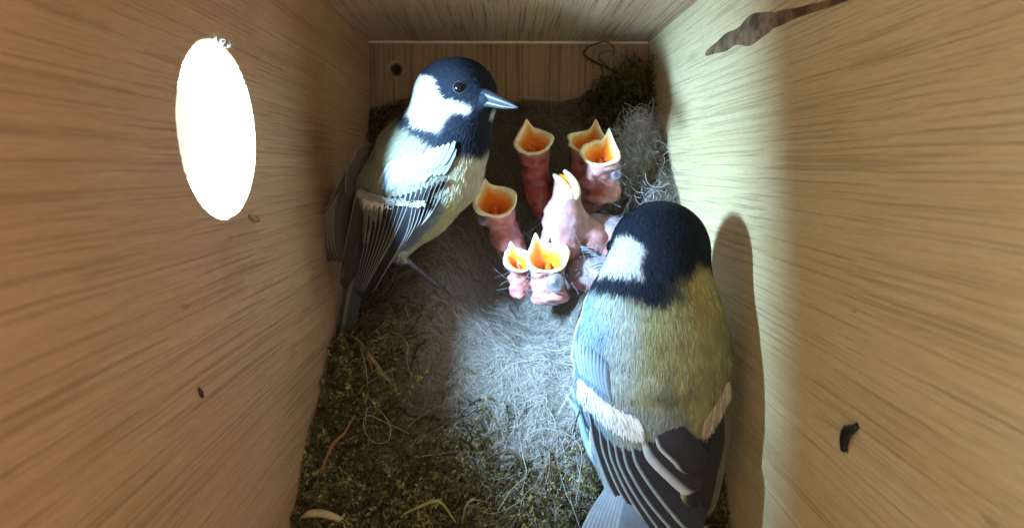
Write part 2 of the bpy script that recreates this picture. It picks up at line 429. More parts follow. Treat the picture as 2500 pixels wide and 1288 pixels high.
# screw hole on the end panel: shallow dish, shade of its depth painted dark
def dish(c, rad, cols):
    K = 40; th = np.arange(K)*2*np.pi/K; V = []; C = []
    for r, dy, cl in zip(rad, (-.004, -.02, -.012, -.006, -.006), cols):
        V.append(np.c_[c[0]+r*np.cos(th)*(1+.05*np.sin(3*th)), np.full(K, YB+dy), c[2]+r*np.sin(th)]); C.append(np.tile(cl, (K, 1)))
    F = []
    for a in range(len(V)-1):
        i = np.arange(K); j = (i+1) % K; F.append(np.stack([a*K+i, a*K+j, a*K+K+j, a*K+K+i], -1))
    return np.vstack(V), np.vstack(F), np.vstack(C)
c = at(968, 171, YB)
V, F, C = dish(c, (.34, .30, .22, .15, .002), ((.28, .17, .1), (.42, .3, .2), (.26, .17, .11), (.03, .02, .015), (.01, .008, .006)))
mk('screw_hole', V, F, M_knot, pl_back, C)

# the bright day outside, seen through the entrance hole
m_sky, nt, b = newmat('sky'); nt.nodes.remove(b); em = N(nt, 'ShaderNodeEmission'); em.inputs[0].default_value = (.80, .90, 1, 1); em.inputs[1].default_value = 2.6
nt.links.new(em.outputs[0], nt.nodes['Material Output'].inputs[0])
th = np.linspace(0, np.pi, 25); ph = np.linspace(-.9, .9, 25)      # a curved piece of sky beyond the entrance side
TT, PP = np.meshgrid(th, ph, indexing='ij'); Rs = 150.0
V = np.stack([-Rs*np.sin(TT)*np.cos(PP)+5, Rs*np.sin(TT)*np.sin(PP)+60, Rs*np.cos(TT)], -1)
idx = np.arange(625).reshape(25, 25); F = np.stack([idx[:-1, :-1], idx[1:, :-1], idx[1:, 1:], idx[:-1, 1:]], -1).reshape(-1, 4)
mk('sky', V.reshape(-1, 3), F, m_sky, None, kind='structure')
# ------------------------------------------------------------------ the nest
NN = np.array([0, -.71, .70])
def zn(x, y, detail=True):
    x = np.asarray(x, float); y = np.asarray(y, float)
    z = 2.3-1.04*(24-y)
    z = z-2.2*np.exp(-((x-1.0)**2+((y-19.6)*1.25)**2)/(2*1.75**2))          # the cup
    z = z+1.5*sm(x, 2.2, 5.0)*np.exp(-((y-19)/3.2)**2)                      # rim by the side panel
    z = z-1.9*(1-sm(x, -4.9, -2.0))*np.exp(-((y-20.5)/2.6)**2)              # gap by the entrance panel
    z = z+0.5*sm(x, 2, 4.6)*sm(y, 21.5, 24)
    if detail:
        P = np.stack([x, y, x*0], -1)
        z = z+0.28*fbm(P, .55, 11, 3)+0.10*fbm(P, 2.2, 12, 3)
    return z
def hit(px, py):
    d = ray(px, py); d = d/d[1]
    ys = np.linspace(9, 23.95, 1500); P = ys[:, None]*d
    g = P[:, 2]-zn(P[:, 0], ys); k = np.argmax(g < 0)
    return P[k] if g[k] < 0 else P[-1]
nest = thing('bird_nest', 'moss and grey hair nest filling the floor of the wooden box', 'nest', (0, 16, -8))
nx, ny = 300, 420
X, Y = np.meshgrid(np.linspace(XL+.01, XR-.01, nx), np.linspace(10.9, YB-.01, ny), indexing='ij')
Z = zn(X, Y); P = np.stack([X, Y, Z], -1)
hc = hit(1250, 850)
def whair(x, y):      # where the pale hair lining is
    n = 0.5*fbm(np.stack([x, y, x*0], -1), .5, 31)
    e = ((x-0.9)/2.6)**2+((y-17.6)/3.1)**2
    return 1-sm(e+n, .65, 1.35)
def wmoss(x, y):
    n = 0.5*fbm(np.stack([x, y, x*0], -1), .6, 41)
    return np.clip((1-sm(y+n, 14.6, 16.2))+(1-sm(x+n, -3.6, -2.4))+sm(y+n, 22.4, 23.3)*sm(x+n, 2.6, 3.8), 0, 1)
wh, wm = whair(X, Y), wmoss(X, Y)
C = mixc((.20, .155, .11), (.66, .64, .61), wh); C = mixc(C, (.035, .027, .015), wm*(1-wh*.7))
C = C*(1+.16*fbm(P, 1.6, 51)+.16*fbm(P, 9, 52, 2))[..., None]
idx = np.arange(nx*ny).reshape(nx, ny)
F = np.stack([idx[:-1, :-1], idx[1:, :-1], idx[1:, 1:], idx[:-1, 1:]], -1).reshape(-1, 4)
Zc = Z-0.12*np.abs(fbm(P, 5, 61))
bottom = None
V0 = np.stack([X, Y, Zc], -1).reshape(-1, 3)
# close the slab underneath so that it is a solid pad
V1 = V0.copy(); V1[:, 2] = ZF+.01
F1 = F[:, ::-1]+nx*ny
def wallq(a): return np.stack([a[:-1], a[:-1]+nx*ny, a[1:]+nx*ny, a[1:]], -1)
Fw = np.vstack([wallq(idx[:, 0]), wallq(idx[0, :])[:, ::-1], wallq(idx[:, -1])[:, ::-1], wallq(idx[-1, :])])
mk('felted_cup', np.vstack([V0, V1]), np.vstack([F, F1, Fw]), M_felt, nest, np.vstack([C.reshape(-1, 3)]*2))

def lay(n, x, y, length, curl, h0, hamp, m=9, wander=.25):
    """polylines lying on the nest, starting at x,y"""
    ph = rng.uniform(0, 2*np.pi, n); k = rng.normal(0, curl, n)
    ds = (length/(m-1))[:, None] if np.ndim(length) else np.full((n, 1), length/(m-1))
    hd = ph[:, None]+k[:, None]*np.arange(m)+np.cumsum(rng.normal(0, wander, (n, m)), 1)
    xs = x[:, None]+np.cumsum(np.cos(hd)*ds, 1)-np.cos(hd[:, :1])*ds; ys = y[:, None]+np.cumsum(np.sin(hd)*ds*.72, 1)
    xs = np.clip(xs, XL+.06, XR-.06); ys = np.clip(ys, 10.9, YB-.06)
    h = h0[:, None]+hamp[:, None]*np.sin(np.linspace(0, np.pi, m))[None]*rng.uniform(.2, 1, (n, 1))
    P = np.stack([xs, ys, zn(xs, ys)], -1)+NN*h[..., None]
    return P
def sample(n, wfn, xr=(XL+.1, XR-.1), yr=(11.5, YB-.15)):
    xs = []; ys = []
    while sum(map(len, xs)) < n:
        x = rng.uniform(*xr, 4*n); y = rng.uniform(*yr, 4*n); k = rng.random(4*n) < wfn(x, y); xs.append(x[k]); ys.append(y[k])
    return np.concatenate(xs)[:n], np.concatenate(ys)[:n]
# fine pale hair of the lining
n = 52000; x, y = sample(n, lambda x, y: whair(x, y)*(1-.6*wmoss(x, y)))
P = lay(n, x, y, rng.uniform(.5, 2.0, n), .18, rng.uniform(0, .14, n), rng.uniform(0, .14, n))
cols = mixc((.52, .49, .46), (.80, .78, .77), rng.random(n)); cols *= rng.uniform(.7, 1.1, (n, 1))
br = rng.random(n) < .08; cols[br] = (.30, .22, .15)
V, F, C = tubes(P, np.repeat(rng.uniform(.0022, .0045, (n, 1)), 9, 1), cols)
mk('hair_lining', V, F, M_fibre, nest, C, kind='stuff')
n = 5200; x, y = sample(n, lambda x, y: whair(x, y)*(1-.5*wmoss(x, y)))
P = lay(n, x, y, rng.uniform(.8, 2.6, n), .2, rng.uniform(.04, .18, n), rng.uniform(0, .25, n), m=12)
cols = mixc((.40, .35, .30), (.80, .78, .76), rng.random(n))
V, F, C = tubes(P, np.repeat(rng.uniform(.0035, .0065, (n, 1)), 12, 1), cols)
mk('coarse_hair', V, F, M_fibre, nest, C, kind='stuff')
# dull brown felted fibres round it
n = 30000; x, y = sample(n, lambda x, y: np.clip(1-whair(x, y), .1, 1)*(1-.6*wmoss(x, y)))
P = lay(n, x, y, rng.uniform(.5, 1.8, n), .2, rng.uniform(0, .12, n), rng.uniform(0, .25, n))
cols = mixc((.15, .11, .07), (.46, .38, .29), rng.random(n))
V, F, C = tubes(P, np.repeat(rng.uniform(.003, .0065, (n, 1)), 9, 1), cols)
mk('brown_fibre', V, F, M_fibre, nest, C, kind='stuff')
# long stray hairs and threads
n = 240; x, y = sample(n, lambda x, y: .08+.9*whair(x, y))
P = lay(n, x, y, rng.uniform(2, 4.2, n), .10, rng.uniform(.08, .2, n), rng.uniform(.1, .5, n), m=18, wander=.16)
cols = mixc((.38, .31, .23), (.72, .70, .67), rng.random(n))
V, F, C = tubes(P, np.repeat(rng.uniform(.003, .0065, (n, 1)), 18, 1), cols, 4)
mk('stray_hair', V, F, M_fibre, nest, C, kind='stuff')

# moss: curved stems set with small pointed leaves
def moss(n, x, y, lmin, lmax, cols_a, cols_b, up=.5, leaf=.10, nl=22, h0=(0, .15)):
    m = 7; L = rng.uniform(lmin, lmax, n)
    P = lay(n, x, y, L, .22, rng.uniform(*h0, n), rng.uniform(0, up, n), m=m, wander=.25)
    col = mixc(cols_a, cols_b, rng.random(n)); col *= rng.uniform(.55, 1.2, (n, 1))
    Vt, Ft, Ct = tubes(P, np.linspace(.018, .008, m)[None]*np.ones((n, 1)), col*.6)
    t = rng.random((n, nl))*(m-1.001); i = t.astype(int); f = (t-i)[..., None]; r = np.arange(n)[:, None]
    q = P[r, i]*(1-f)+P[r, i+1]*f; T = nrm(P[r, i+1]-P[r, i])
    d = nrm(np.cross(T, rng.normal(size=T.shape))); d = nrm(d*.8+T*.7)
    s = nrm(np.cross(d, rng.normal(size=d.shape))); ll = leaf*rng.uniform(.6, 1.4, (n, nl, 1))
    a = q-s*ll*.16; b = q+s*ll*.16; c1 = q+d*ll*.5+s*ll*.22; c2 = q+d*ll*.5-s*ll*.22; e = q+d*ll
    Vl = np.stack([a, b, c1, e+s*ll*.02, e-s*ll*.02, c2], 2)
    k = np.arange(n*nl)[:, None]*6
    Fl = np.vstack([k+[[0, 1, 2, 5]], k+[[5, 2, 3, 4]]])
    Cl = np.repeat((col[:, None]*rng.uniform(.75, 1.3, (n, nl, 1))).reshape(-1, 3), 6, 0)
    return join([(Vt, Ft, Ct), (Vl.reshape(-1, 3), Fl, Cl)])
n = 3400; x, y = sample(n, lambda x, y: wmoss(x, y)*(1-.8*whair(x, y))*(1-sm(y, 16.5, 18)), yr=(11.5, 18))
V, F, C = moss(n, x, y, .5, 1.4, (.07, .058, .024), (.42, .38, .16), leaf=.10, nl=26)
mk('green_moss', V, F, M_moss, nest, C, kind='stuff')
n = 1500; x, y = sample(n, lambda x, y: wmoss(x, y))
V, F, C = moss(n, x, y, .4, 1.5, (.05, .032, .016), (.28, .20, .10), leaf=.08, nl=14)
mk('brown_moss', V, F, M_moss, nest, C, kind='stuff')
n = 320; x, y = sample(n, lambda x, y: sm(x, 2.4, 4.0)*sm(y, 22.4, 23.3))
V, F, C = moss(n, x, y, .4, 1.1, (.07, .06, .02), (.16, .14, .05), up=.9)
mk('dark_moss', V, F, M_moss, nest, C, kind='stuff')

# moss sprig with a bare looped stem standing against the end panel
def sprig():
    t = thing('moss_sprig', 'dark mossy sprig with a looped bare stem in the far corner', 'sprig', at(1545, 250, 23.3))
    parts = []
    lp = [at(*p) for p in ((1600, 260, 22.9), (1550, 205, 23.2), (1500, 175, 23.4), (1450, 150, 23.6), (1425, 132, 23.7), (1442, 112, 23.6), (1478, 103, 23.5), (1500, 120, 23.5), (1490, 140, 23.6))]
    parts.append(tube1(lp, (.05, .045, .035, .025, .02, .015), (.09, .06, .03), 60, 6))
    for q in (((1490, 170, 23.3), (1462, 140, 23.3), (1480, 125, 23.3), (1508, 128, 23.4)), ((1520, 190, 23.2), (1560, 150, 23.2), (1590, 165, 23.2)), ((1500, 185, 23.3), (1488, 220, 23.2), (1500, 250, 23))):
        parts.append(tube1([at(*p) for p in q], (.03, .02, .01), (.10, .07, .035), 30, 5))
    V, F, C = join(parts); mk('stem', V, F, M_moss, t, C)
    n = 260; base = np.array([at(px, py, yy) for px, py, yy in zip(rng.normal(1548, 32, n), rng.normal(205, 26, n), rng.uniform(22.7, 23.7, n))])
    base[:, 0] = np.minimum(base[:, 0], XR-.25)
    d = nrm(rng.normal(size=(n, 3))+[0, -.2, .5]); m = 6
    s = np.linspace(0, 1, m)[None, :, None]; P = base[:, None]+d[:, None]*s*rng.uniform(.25, .7, (n, 1, 1))+rng.normal(size=(n, 1, 3))*.15*s**2
    P[..., 1] = np.minimum(P[..., 1], YB-.03); P[..., 0] = np.minimum(P[..., 0], XR-.03)
    col = mixc((.06, .055, .02), (.20, .18, .06), rng.random(n))
    a = tubes(P, np.linspace(.016, .006, m)[None]*np.ones((n, 1)), col)
    V, F, C = fl = a
    nl = 16; tt = rng.random((n, nl))*(m-1.001); i = tt.astype(int); f = (tt-i)[..., None]; r = np.arange(n)[:, None]
    q = P[r, i]*(1-f)+P[r, i+1]*f; dd = nrm(rng.normal(size=q.shape)); ss = nrm(np.cross(dd, rng.normal(size=q.shape))); ll = .09*rng.uniform(.6, 1.3, (n, nl, 1))
    Vl = np.stack([q-ss*ll*.15, q+ss*ll*.15, q+dd*ll+ss*ll*.03, q+dd*ll-ss*ll*.03], 2).reshape(-1, 3)
    Vl[:, 1] = np.minimum(Vl[:, 1], YB-.02); Vl[:, 0] = np.minimum(Vl[:, 0], XR-.02)
    Fl = np.arange(n*nl*4).reshape(-1, 4); Cl = np.repeat(np.repeat(col, nl, 0)*rng.uniform(.7, 1.3, (n*nl, 1)), 4, 0)
    V, F, C = join([a, (Vl, Fl, Cl)]); mk('leaves', V, F, M_moss, t, C, kind='stuff')
sprig()

# tufts of loose hair by the side panel
def tuft(name, label, cpx, n, spx, spy, yy, col0, col1, L=(.8, 2.2)):
    base = np.array([at(cpx[0]+rng.normal()*spx, cpx[1]+rng.normal()*spy, yy) for _ in range(n)])
    m = 14; hd = rng.uniform(0, 2*np.pi, (n, 1))+rng.normal(0, .32, (n, 1))*np.arange(m)+np.cumsum(rng.normal(0, .2, (n, m)), 1)
    ds = rng.uniform(*L, (n, 1))/m
    P = np.zeros((n, m, 3)); P[..., 0] = base[:, :1]+np.cumsum(np.cos(hd)*ds, 1); P[..., 2] = base[:, 2:]+np.cumsum(np.sin(hd)*ds, 1)
    P[..., 0] = np.minimum(P[..., 0], XR-.02)
    P[..., 1] = (P[..., 2]-2.3)/1.04+24-.5-.6*np.abs(rng.normal(size=(n, 1)))+.3*np.sin(np.linspace(0, 3, m))
    P[..., 1] = np.minimum(P[..., 1], yy+.8); P[..., 1] = np.maximum(P[..., 1], yy-1.2)
    cols = mixc(col0, col1, rng.random(n))
    V, F, C = tubes(P, np.full((n, m), .008), cols)
    o = mk(name, V, F, M_fibre, None, C, kind=None, label=label, cat='hair tuft', group='loose hair tufts by the side board')
tuft('hair_tuft', 'curly pale hair tuft beside the board, above the nearer bird', (1585, 340), 560, 20, 24, 21.0, (.60, .60, .64), (.82, .82, .88), (.5, 1.3))
tuft('hair_tuft', 'narrow streak of grey-blue hair running down to the nearer bird head', (1562, 430), 380, 14, 45, 20.0, (.42, .42, .44), (.72, .74, .78), (.5, 1.4))
tuft('hair_tuft', 'small curly hair wisp right against the side board just above the black head', (1640, 465), 150, 14, 26, 19.6, (.45, .42, .40), (.78, .76, .74), (.5, 1.5))

# dry grass, threads
def straw(label, pts, r, col, name='dry_grass', cat='dry grass', lift=.15, group='dry grass stalks in the nest', n=26, flat=1.0):
    W = []
    for p in pts:
        h = hit(p[0], p[1]); W.append(h+NN*(lift+(p[2] if len(p) > 2 else 0)))
    V, F, C = tube1(W, r, col, n, 7)
    mk(name, V, F, M_fibre, None, C*(1+.15*fbm(V, 3, 5)[:, None]), label=label, cat=cat, group=group)
ST = np.array((.50, .38, .20))
straw('straw stalk with a bent end, longest of the bunch below the far bird tail', ((835, 832), (872, 838, .2), (915, 890, .25), (963, 958, .3)), (.015, .028, .028, .012), ST*.8)
straw('straw stalk running down beside the longest one, pale at its tip', ((868, 836, .1), (905, 880, .2), (935, 925, .2), (958, 948, .2)), (.015, .024, .012), (.46, .36, .2))
straw('short straw stalk hanging straight down from the bunch', ((886, 868, .3), (898, 905, .3), (906, 965, .3)), (.016, .02, .01), (.40, .30, .16))
straw('short middle straw stalk in the bunch under the tail', ((880, 850, .2), (905, 890, .2), (915, 925, .2)), (.014, .02, .01), (.36, .26, .14))
straw('thin straw crossing behind the bunch and pointing up right', ((915, 875, .1), (935, 852, .1), (952, 830, .1)), (.015, .018, .01), (.46, .36, .2))
straw('broad curved straw blade at the bottom edge of the picture', ((745, 1272, .2), (775, 1268, .4), (815, 1272, .4), (865, 1290, .2)), (.03, .09, .09, .03), (.55, .44, .24))
straw('orange-brown twisted stalk rising beside the left board', ((790, 1165, .2), (825, 1110, .5), (855, 1085, .6), (882, 1045, .7)), (.03, .045, .035, .012), (.30, .15, .065))
straw('yellow-green stalk at the bottom, arched beneath the pale hair', ((990, 1268, .3), (1040, 1252, .5), (1080, 1245, .5), (1115, 1285, .2)), (.02, .035, .035, .02), (.35, .38, .10))
straw('thin dark twig between the hair and the moss near the middle', ((1180, 1135, .1), (1215, 1122, .3), (1260, 1125, .3), (1275, 1150, .2)), (.03, .04, .03), (.12, .09, .04))
straw('pale brown stem lying level under the pale hair', ((1010, 1125, .1), (1070, 1120, .2), (1120, 1112, .2)), (.012, .02, .012), (.36, .27, .17))
GT = 'pale threads curling over the nest'
straw('looped pale thread curled in a ring on the dark moss', ((900, 1055, .3), (905, 1020, .4), (930, 1022, .5), (960, 1060, .5), (955, 1095, .4), (920, 1098, .4), (898, 1065, .4), (905, 1035, .4), (945, 1050, .4), (1005, 1075, .3)), (.009, .009), (.46, .38, .28), 'thread', 'thread', group=GT, n=120)
straw('pale thread arching over the moss left of the nearer bird', ((1262, 1140, .2), (1278, 1090, .3), (1320, 1065, .35), (1385, 1080, .35), (1415, 1120, .35), (1408, 1190, .2)), (.008, .011, .008), (.55, .54, .50), 'thread', 'thread', group=GT, n=90)
straw('pale thread winding down the moss to the bottom edge', ((1265, 1070, .3), (1275, 1130, .4), (1282, 1180, .5), (1250, 1210, .4), (1215, 1260, .3)), (.008, .011, .008), (.5, .5, .44), 'thread', 'thread', group=GT, n=80)
straw('pale thread arched at the bottom, left of the winding one', ((1130, 1286, .2), (1140, 1255, .5), (1160, 1240, .5), (1190, 1238, .3)), (.009, .014, .009), (.5, .45, .34), 'thread', 'thread', group=GT, n=60)
straw('wavy brown thread below the straw bunch on the dark felt', ((975, 830, .2), (1000, 860, .3), (998, 900, .3), (1010, 935, .2)), (.012, .014, .012), (.42, .32, .22), 'thread', 'thread', group=GT, n=60)
straw('pale hair crossing the soft lining beside the lowest gape', ((1195, 590, .3), (1215, 640, .5), (1240, 680, .5), (1285, 720, .3)), (.013, .015, .012), (.8, .8, .8), 'thread', 'thread', group=GT, n=60)

# specks on the boards
def speck(name, label, cat, pts, r, X, col, n=24, grp=None, side=1):
    W = [on_x(p[0], p[1], X)*1.0 for p in pts]
    W = [v+np.array([-side*rr*.8, 0, 0]) for v, rr in zip(W, np.interp(np.linspace(0, 1, len(W)), np.linspace(0, 1, len(r)), r))]
    V, F, C = tube1(W, r, col, n, 10); V = V+.25*min(r[1], .1)*fbm(V, 6, 3)[:, None]
    return V, F, C
V1_ = speck('', '', '', ((2098, 1040), (2080, 1052), (2070, 1078), (2066, 1095)), (.04, .085, .07, .05), XR, (.012, .010, .012))
l1 = speck('', '', '', ((2068, 1093), (2061, 1104)), (.018, .006), XR, (.02, .018, .02)); l2 = speck('', '', '', ((2071, 1092), (2070, 1106)), (.018, .006), XR, (.02, .018, .02))
V, F, C = join([V1_, l1, l2]); mk('dropping', V, F, M_horn, None, C, label='black curved scrap stuck low on the pale side board', cat='scrap')
V, F, C = speck('', '', '', ((482, 945), (487, 958), (492, 966)), (.01, .035, .03), XL, (.03, .02, .015), side=-1); mk('splinter', V, F, M_horn, None, C, label='tiny dark splinter low on the brown board below the hole', cat='splinter')
V, F, C = speck('', '', '', ((606, 526), (618, 534), (630, 537)), (.03, .06, .03), XL, (.30, .19, .10), side=-1); mk('wood_chip', V, F, M_knot, None, C, label='small raised wood chip right below the bright hole', cat='wood chip')
# wisps of cobweb at the top of the hole
ps = []
for k in range(26):
    a = on_x(505+rng.uniform(0, 50), 112+rng.uniform(-3, 6), XL); b2 = a+np.array([rng.uniform(.02, .12), rng.uniform(-.22, .22), rng.uniform(.0, .16)])
    ps.append(np.stack([a, (a+b2)/2+rng.normal(size=3)*.05, b2]))
P = np.array([catmull(p, 8) for p in ps]); V, F, C = tubes(P, np.full(P.shape[:2], .005), np.tile((.7, .66, .6), (26, 1)))
mk('cobweb', V, F, M_fibre, None, C, label='wisp of torn cobweb caught on the top edge of the hole', cat='cobweb')

# ------------------------------------------------------------------ nestlings
YEL = np.array((.92, .66, .26)); PALE = np.array((.95, .84, .58)); ORG = np.array((.88, .25, .015)); RED = np.array((.62, .09, .01))
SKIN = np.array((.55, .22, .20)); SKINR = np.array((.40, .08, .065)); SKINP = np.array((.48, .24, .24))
def nestling(label, c, y, rx, ry, spike, base, ybase, wbase, tilt=48, roll=0.0, lobes=1.0, bulge=1.0, skin=SKIN, closed=0.0, lump=None, eye=None, down=14, wn=1.0, low=0.18, seed=0):
    pc = y/FPX                                        # centimetres per picture pixel at that distance
    C0 = at(c[0], c[1], y); d = nrm(ray(*c)); right = nrm(np.cross(d, [0, 0, 1])); up = np.cross(right, d)
    ph = math.radians(tilt); a = -d*math.cos(ph)+up*math.sin(ph); e2 = up*math.cos(ph)+d*math.sin(ph); e1 = right
    cr, sr = math.cos(roll), math.sin(roll); e1, e2 = e1*cr+e2*sr, e2*cr-e1*sr
    RX = rx*pc; RY = ry*pc/math.cos(ph)*.92
    tip = at(spike[0], spike[1], y)-C0; tl = np.dot(tip, up); 
    K = 64; th = np.arange(K)*2*np.pi/K
    ts = math.atan2(np.dot(tip, up)*.85, np.dot(tip, right))-roll
    dth = (th-ts+np.pi) % (2*np.pi)-np.pi
    sp = np.exp(-(np.abs(dth)/.27)**1.6)              # beak tip
    lo = np.exp(-((np.abs(dth)-np.pi)/.65)**2)         # lower mandible
    cn = np.exp(-((np.abs(dth)-1.65)/.38)**2)          # fleshy corners
    rim = C0+np.outer(np.cos(th)*RX*(1-closed*.0), e1)+np.outer(np.sin(th)*RY*(1-closed), e2)
    rad = rim-C0
    rim = rim+rad*(.07*cn*lobes+.05*vnoise(np.c_[np.cos(th)*2, np.sin(th)*2, th*0+seed], 1, seed)+.015*vnoise(np.c_[np.cos(th)*6, np.sin(th)*6, th*0+seed], 1, seed))[:, None]
    SL = max(np.linalg.norm(tip)-ry*pc*.8, .18)
    bow = -.03*cn*lobes
    rim = rim+np.outer(sp*SL*1.0, up*.86+a*.35)-np.outer(low*lo*.4*pc*ry/.5*.02+bow, a)
    # cross-section rings: throat -> inner wall -> lip -> outside -> neck
    Ctr = C0-a*(RX*1.25)
    rings = []; cols = []
    for s, dep, cl in ((.02, 1.0, RED), (.28, .97, RED), (.48, .82, ORG*.95), (.66, .56, ORG), (.80, .30, mixc(ORG, YEL, .45)), (.90, .12, YEL)):
        q = C0+(rim-C0)*s-a*(RX*1.15*dep); 
        q = q+a*(sp*SL*.0)[:, None]; rings.append(q); cols.append(np.tile(cl, (K, 1)))
    rr = nrm(rim-C0); lip = .052*(1+.5*cn+.35*vnoise(np.c_[np.cos(th)*3, np.sin(th)*3, th*0+seed+5], 1, seed))
    for o, hgt, cl in ((-.3, .0, PALE), (0.3, .5, PALE), (1.0, .6, PALE), (1.6, .0, PALE), (1.35, -.9, PALE), (.6, -1.6, mixc(PALE, SKIN, .3))):
        q = rim+rr*(o*lip)[:, None]*(1-.55*sp)[:, None]+a*(hgt*lip)[:, None]; rings.append(q); cols.append(np.tile(cl, (K, 1)))
    nin = len(rings)
    # gape mesh
    V = np.vstack(rings); C = np.vstack(cols)
    # tongue-like ridge in the floor of the mouth: colour grooves
    g = np.exp(-((np.abs(dth)-np.pi)/.16)**2)
    C[K*2:K*4] *= (1-.35*np.tile(g, 2))[:, None]
    idx = np.arange(len(V)).reshape(-1, K); nx_ = np.roll(idx, -1, 1)
    F = np.stack([idx[:-1], idx[1:], nx_[1:], nx_[:-1]], -1).reshape(-1, 4)
    root = thing('nestling', label, 'nestling', at(base[0], base[1], ybase), 'begging nestlings in the nest')
    mk('gape', V, F, M_gape, root, C)
    # tongue
    tg = ellipsoid(C0-a*RX*.85+e2*RY*-.12, (RX*.16, RX*.10, RX*.40), np.array([e1, a, e2]), 12, 16, ORG*.55+RED*.45)
    mk('tongue', *tg[:2], M_gape, root, tg[2])
    # head and neck skin, one continuous tube that closes over the base
    B = at(base[0], base[1], ybase); nn = 30; t = np.linspace(0, 1, nn)
    start = C0-a*.05
    c1 = C0-a*np.linalg.norm(B-C0)*.42
    path = ((1-t)**2)[:, None]*start+(2*t*(1-t))[:, None]*c1+(t**2)[:, None]*B
    T = nrm(np.gradient(path, axis=0)); rb = wbase*ybase/FPX
    Vs = []; Cs = []
    # rim outline relative to centre (spike flattened away for the neck)
    rel = (rim-np.outer(sp*SL, up*.86+a*.35))-C0
    ru = rel@e1; rv = rel@e2; rr0 = np.sqrt(ru**2+rv**2); ang = np.arctan2(rv, ru)
    for i in range(nn):
        ti = t[i]; f1 = e1-T[i]*np.dot(e1, T[i]); f1 = nrm(f1); f2 = nrm(np.cross(f1, T[i])) 
        if np.dot(f2, e2) < 0: f2 = -f2
        rm = RX*.93
        R = rr0*(1-sm(ti, 0, .30))+rm*sm(ti, 0, .30)
        R = R*(1-sm(ti, .2, 1))+rb*sm(ti, .2, 1)
        R = R*(1+.10*bulge*np.sin(min(ti/.45, 1)*np.pi))
        if ti > .9: R = R*math.sqrt(max(1-((ti-.9)/.1)**2, .0005))
        q = path[i]+np.outer(np.cos(ang)*R, f1)+np.outer(np.sin(ang)*R, f2)
        w_ = 1-sm(ti, .0, .08); q = q+np.outer(sp*SL*.22*w_, up)
        Vs.append(q); Cs.append(np.tile(mixc(mixc(SKINP, PALE, .25), skin, sm(ti, 0, .16)), (K, 1)))
    V = np.vstack(Vs); C = np.vstack(Cs)
    idx = np.arange(len(V)).reshape(-1, K); nx_ = np.roll(idx, -1, 1)
    F = np.stack([idx[:-1], idx[1:], nx_[1:], nx_[:-1]], -1).reshape(-1, 4)
    Nv = vnormals(V, F); tt = np.repeat(t, K); amp = sm(tt, .04, .3)*(1-sm(tt, .95, 1))
    # creases: ridged noise stretched round the neck
    al = np.repeat(t*6, K); rid = 1-np.abs(fbm(np.c_[V[:, 0]*1.0, V[:, 2]*2.2, V[:, 1]], 1.3, 71+seed, 3))*1.6
    V = V+Nv*(amp*(.10*wn*(rid-.4)+.03*fbm(V, 4, 81+seed)))[:, None]
    C = mixc(C, SKINR*np.ones_like(C), np.clip(amp*sm(rid, .15, -.5)*.9, 0, 1)); C = mixc(C, SKINP*np.ones_like(C), np.clip(amp*sm(rid, .6, 1.0)*.5, 0, 1))
    C = C*(1+.18*fbm(V, 2.2, 91+seed))[:, None]
    body = mk('body', V, F, M_skin, root, C)
    if eye is not None:
        for ex, ey, ye, re in eye:
            E = at(ex, ey, ye); ax = np.array([right, -d, up]); ee = ellipsoid(E, (re, re*.7, re*1.1), ax, 16, 20, (.16, .14, .17))
            cc = mixc((.26, .20, .23), (.06, .06, .085), np.exp(-(np.linalg.norm(np.cross(ee[0]-E, -d), axis=1)/(re*.55))**4))
            mk('eyelid', ee[0], ee[1], M_skin, root, cc)
    if down:
        base_p = V[rng.integers(int(K*nn*.25), int(K*nn*.9), down*5)]; n = len(base_p); m = 6; s = np.linspace(0, 1, m)[None, :, None]
        dr = nrm(rng.normal(size=(n, 3))+[0, -.6, .5]); P = base_p[:, None]+dr[:, None]*s*rng.uniform(.12, .4, (n, 1, 1))+rng.normal(size=(n, 1, 3))*.2*s**2
        v, f, c_ = tubes(P, np.full((n, m), .004), np.tile((.42, .42, .46), (n, 1)))
        mk('down', v, f, M_fibre, root, c_)
    return root
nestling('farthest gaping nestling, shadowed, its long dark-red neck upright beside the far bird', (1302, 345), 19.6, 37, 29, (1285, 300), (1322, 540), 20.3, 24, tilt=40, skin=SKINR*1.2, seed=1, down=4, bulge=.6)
nestling('nestling gaping behind another at the upper right, beak tip at its right edge', (1434, 345), 19.7, 40, 24, (1456, 300), (1440, 520), 20.3, 34, tilt=42, seed=2, down=8)
nestling('upper right nestling in front, wide wet yellow gape and wrinkled pink throat', (1466, 373), 18.9, 40, 28, (1491, 323), (1462, 500), 19.4, 46, tilt=40, skin=SKINP, seed=3, bulge=1.5, wn=1.6, down=14, eye=[(1503, 425, 18.95, .17)])
nestling('leftmost gaping nestling, round orange mouth tilted left on a pink neck', (1209, 492), 18.0, 43, 36, (1182, 445), (1262, 625), 18.7, 34, tilt=34, seed=4, down=8, skin=SKIN, roll=-.05, eye=[(1180, 534, 17.95, .17)])
nestling('smallest gape, narrow and half open, low beside the lowest nestling', (1264, 634), 17.4, 24, 30, (1250, 600), (1280, 720), 17.9, 30, tilt=40, seed=5, down=10, roll=.5, low=.1)
nestling('lowest nestling with a deep orange mouth and a grey closed eye bulge', (1338, 628), 17.0, 46, 34, (1301, 580), (1345, 745), 17.2, 42, tilt=38, skin=SKINP, seed=6, bulge=.9, down=12, eye=[(1357, 690, 16.75, .25)])

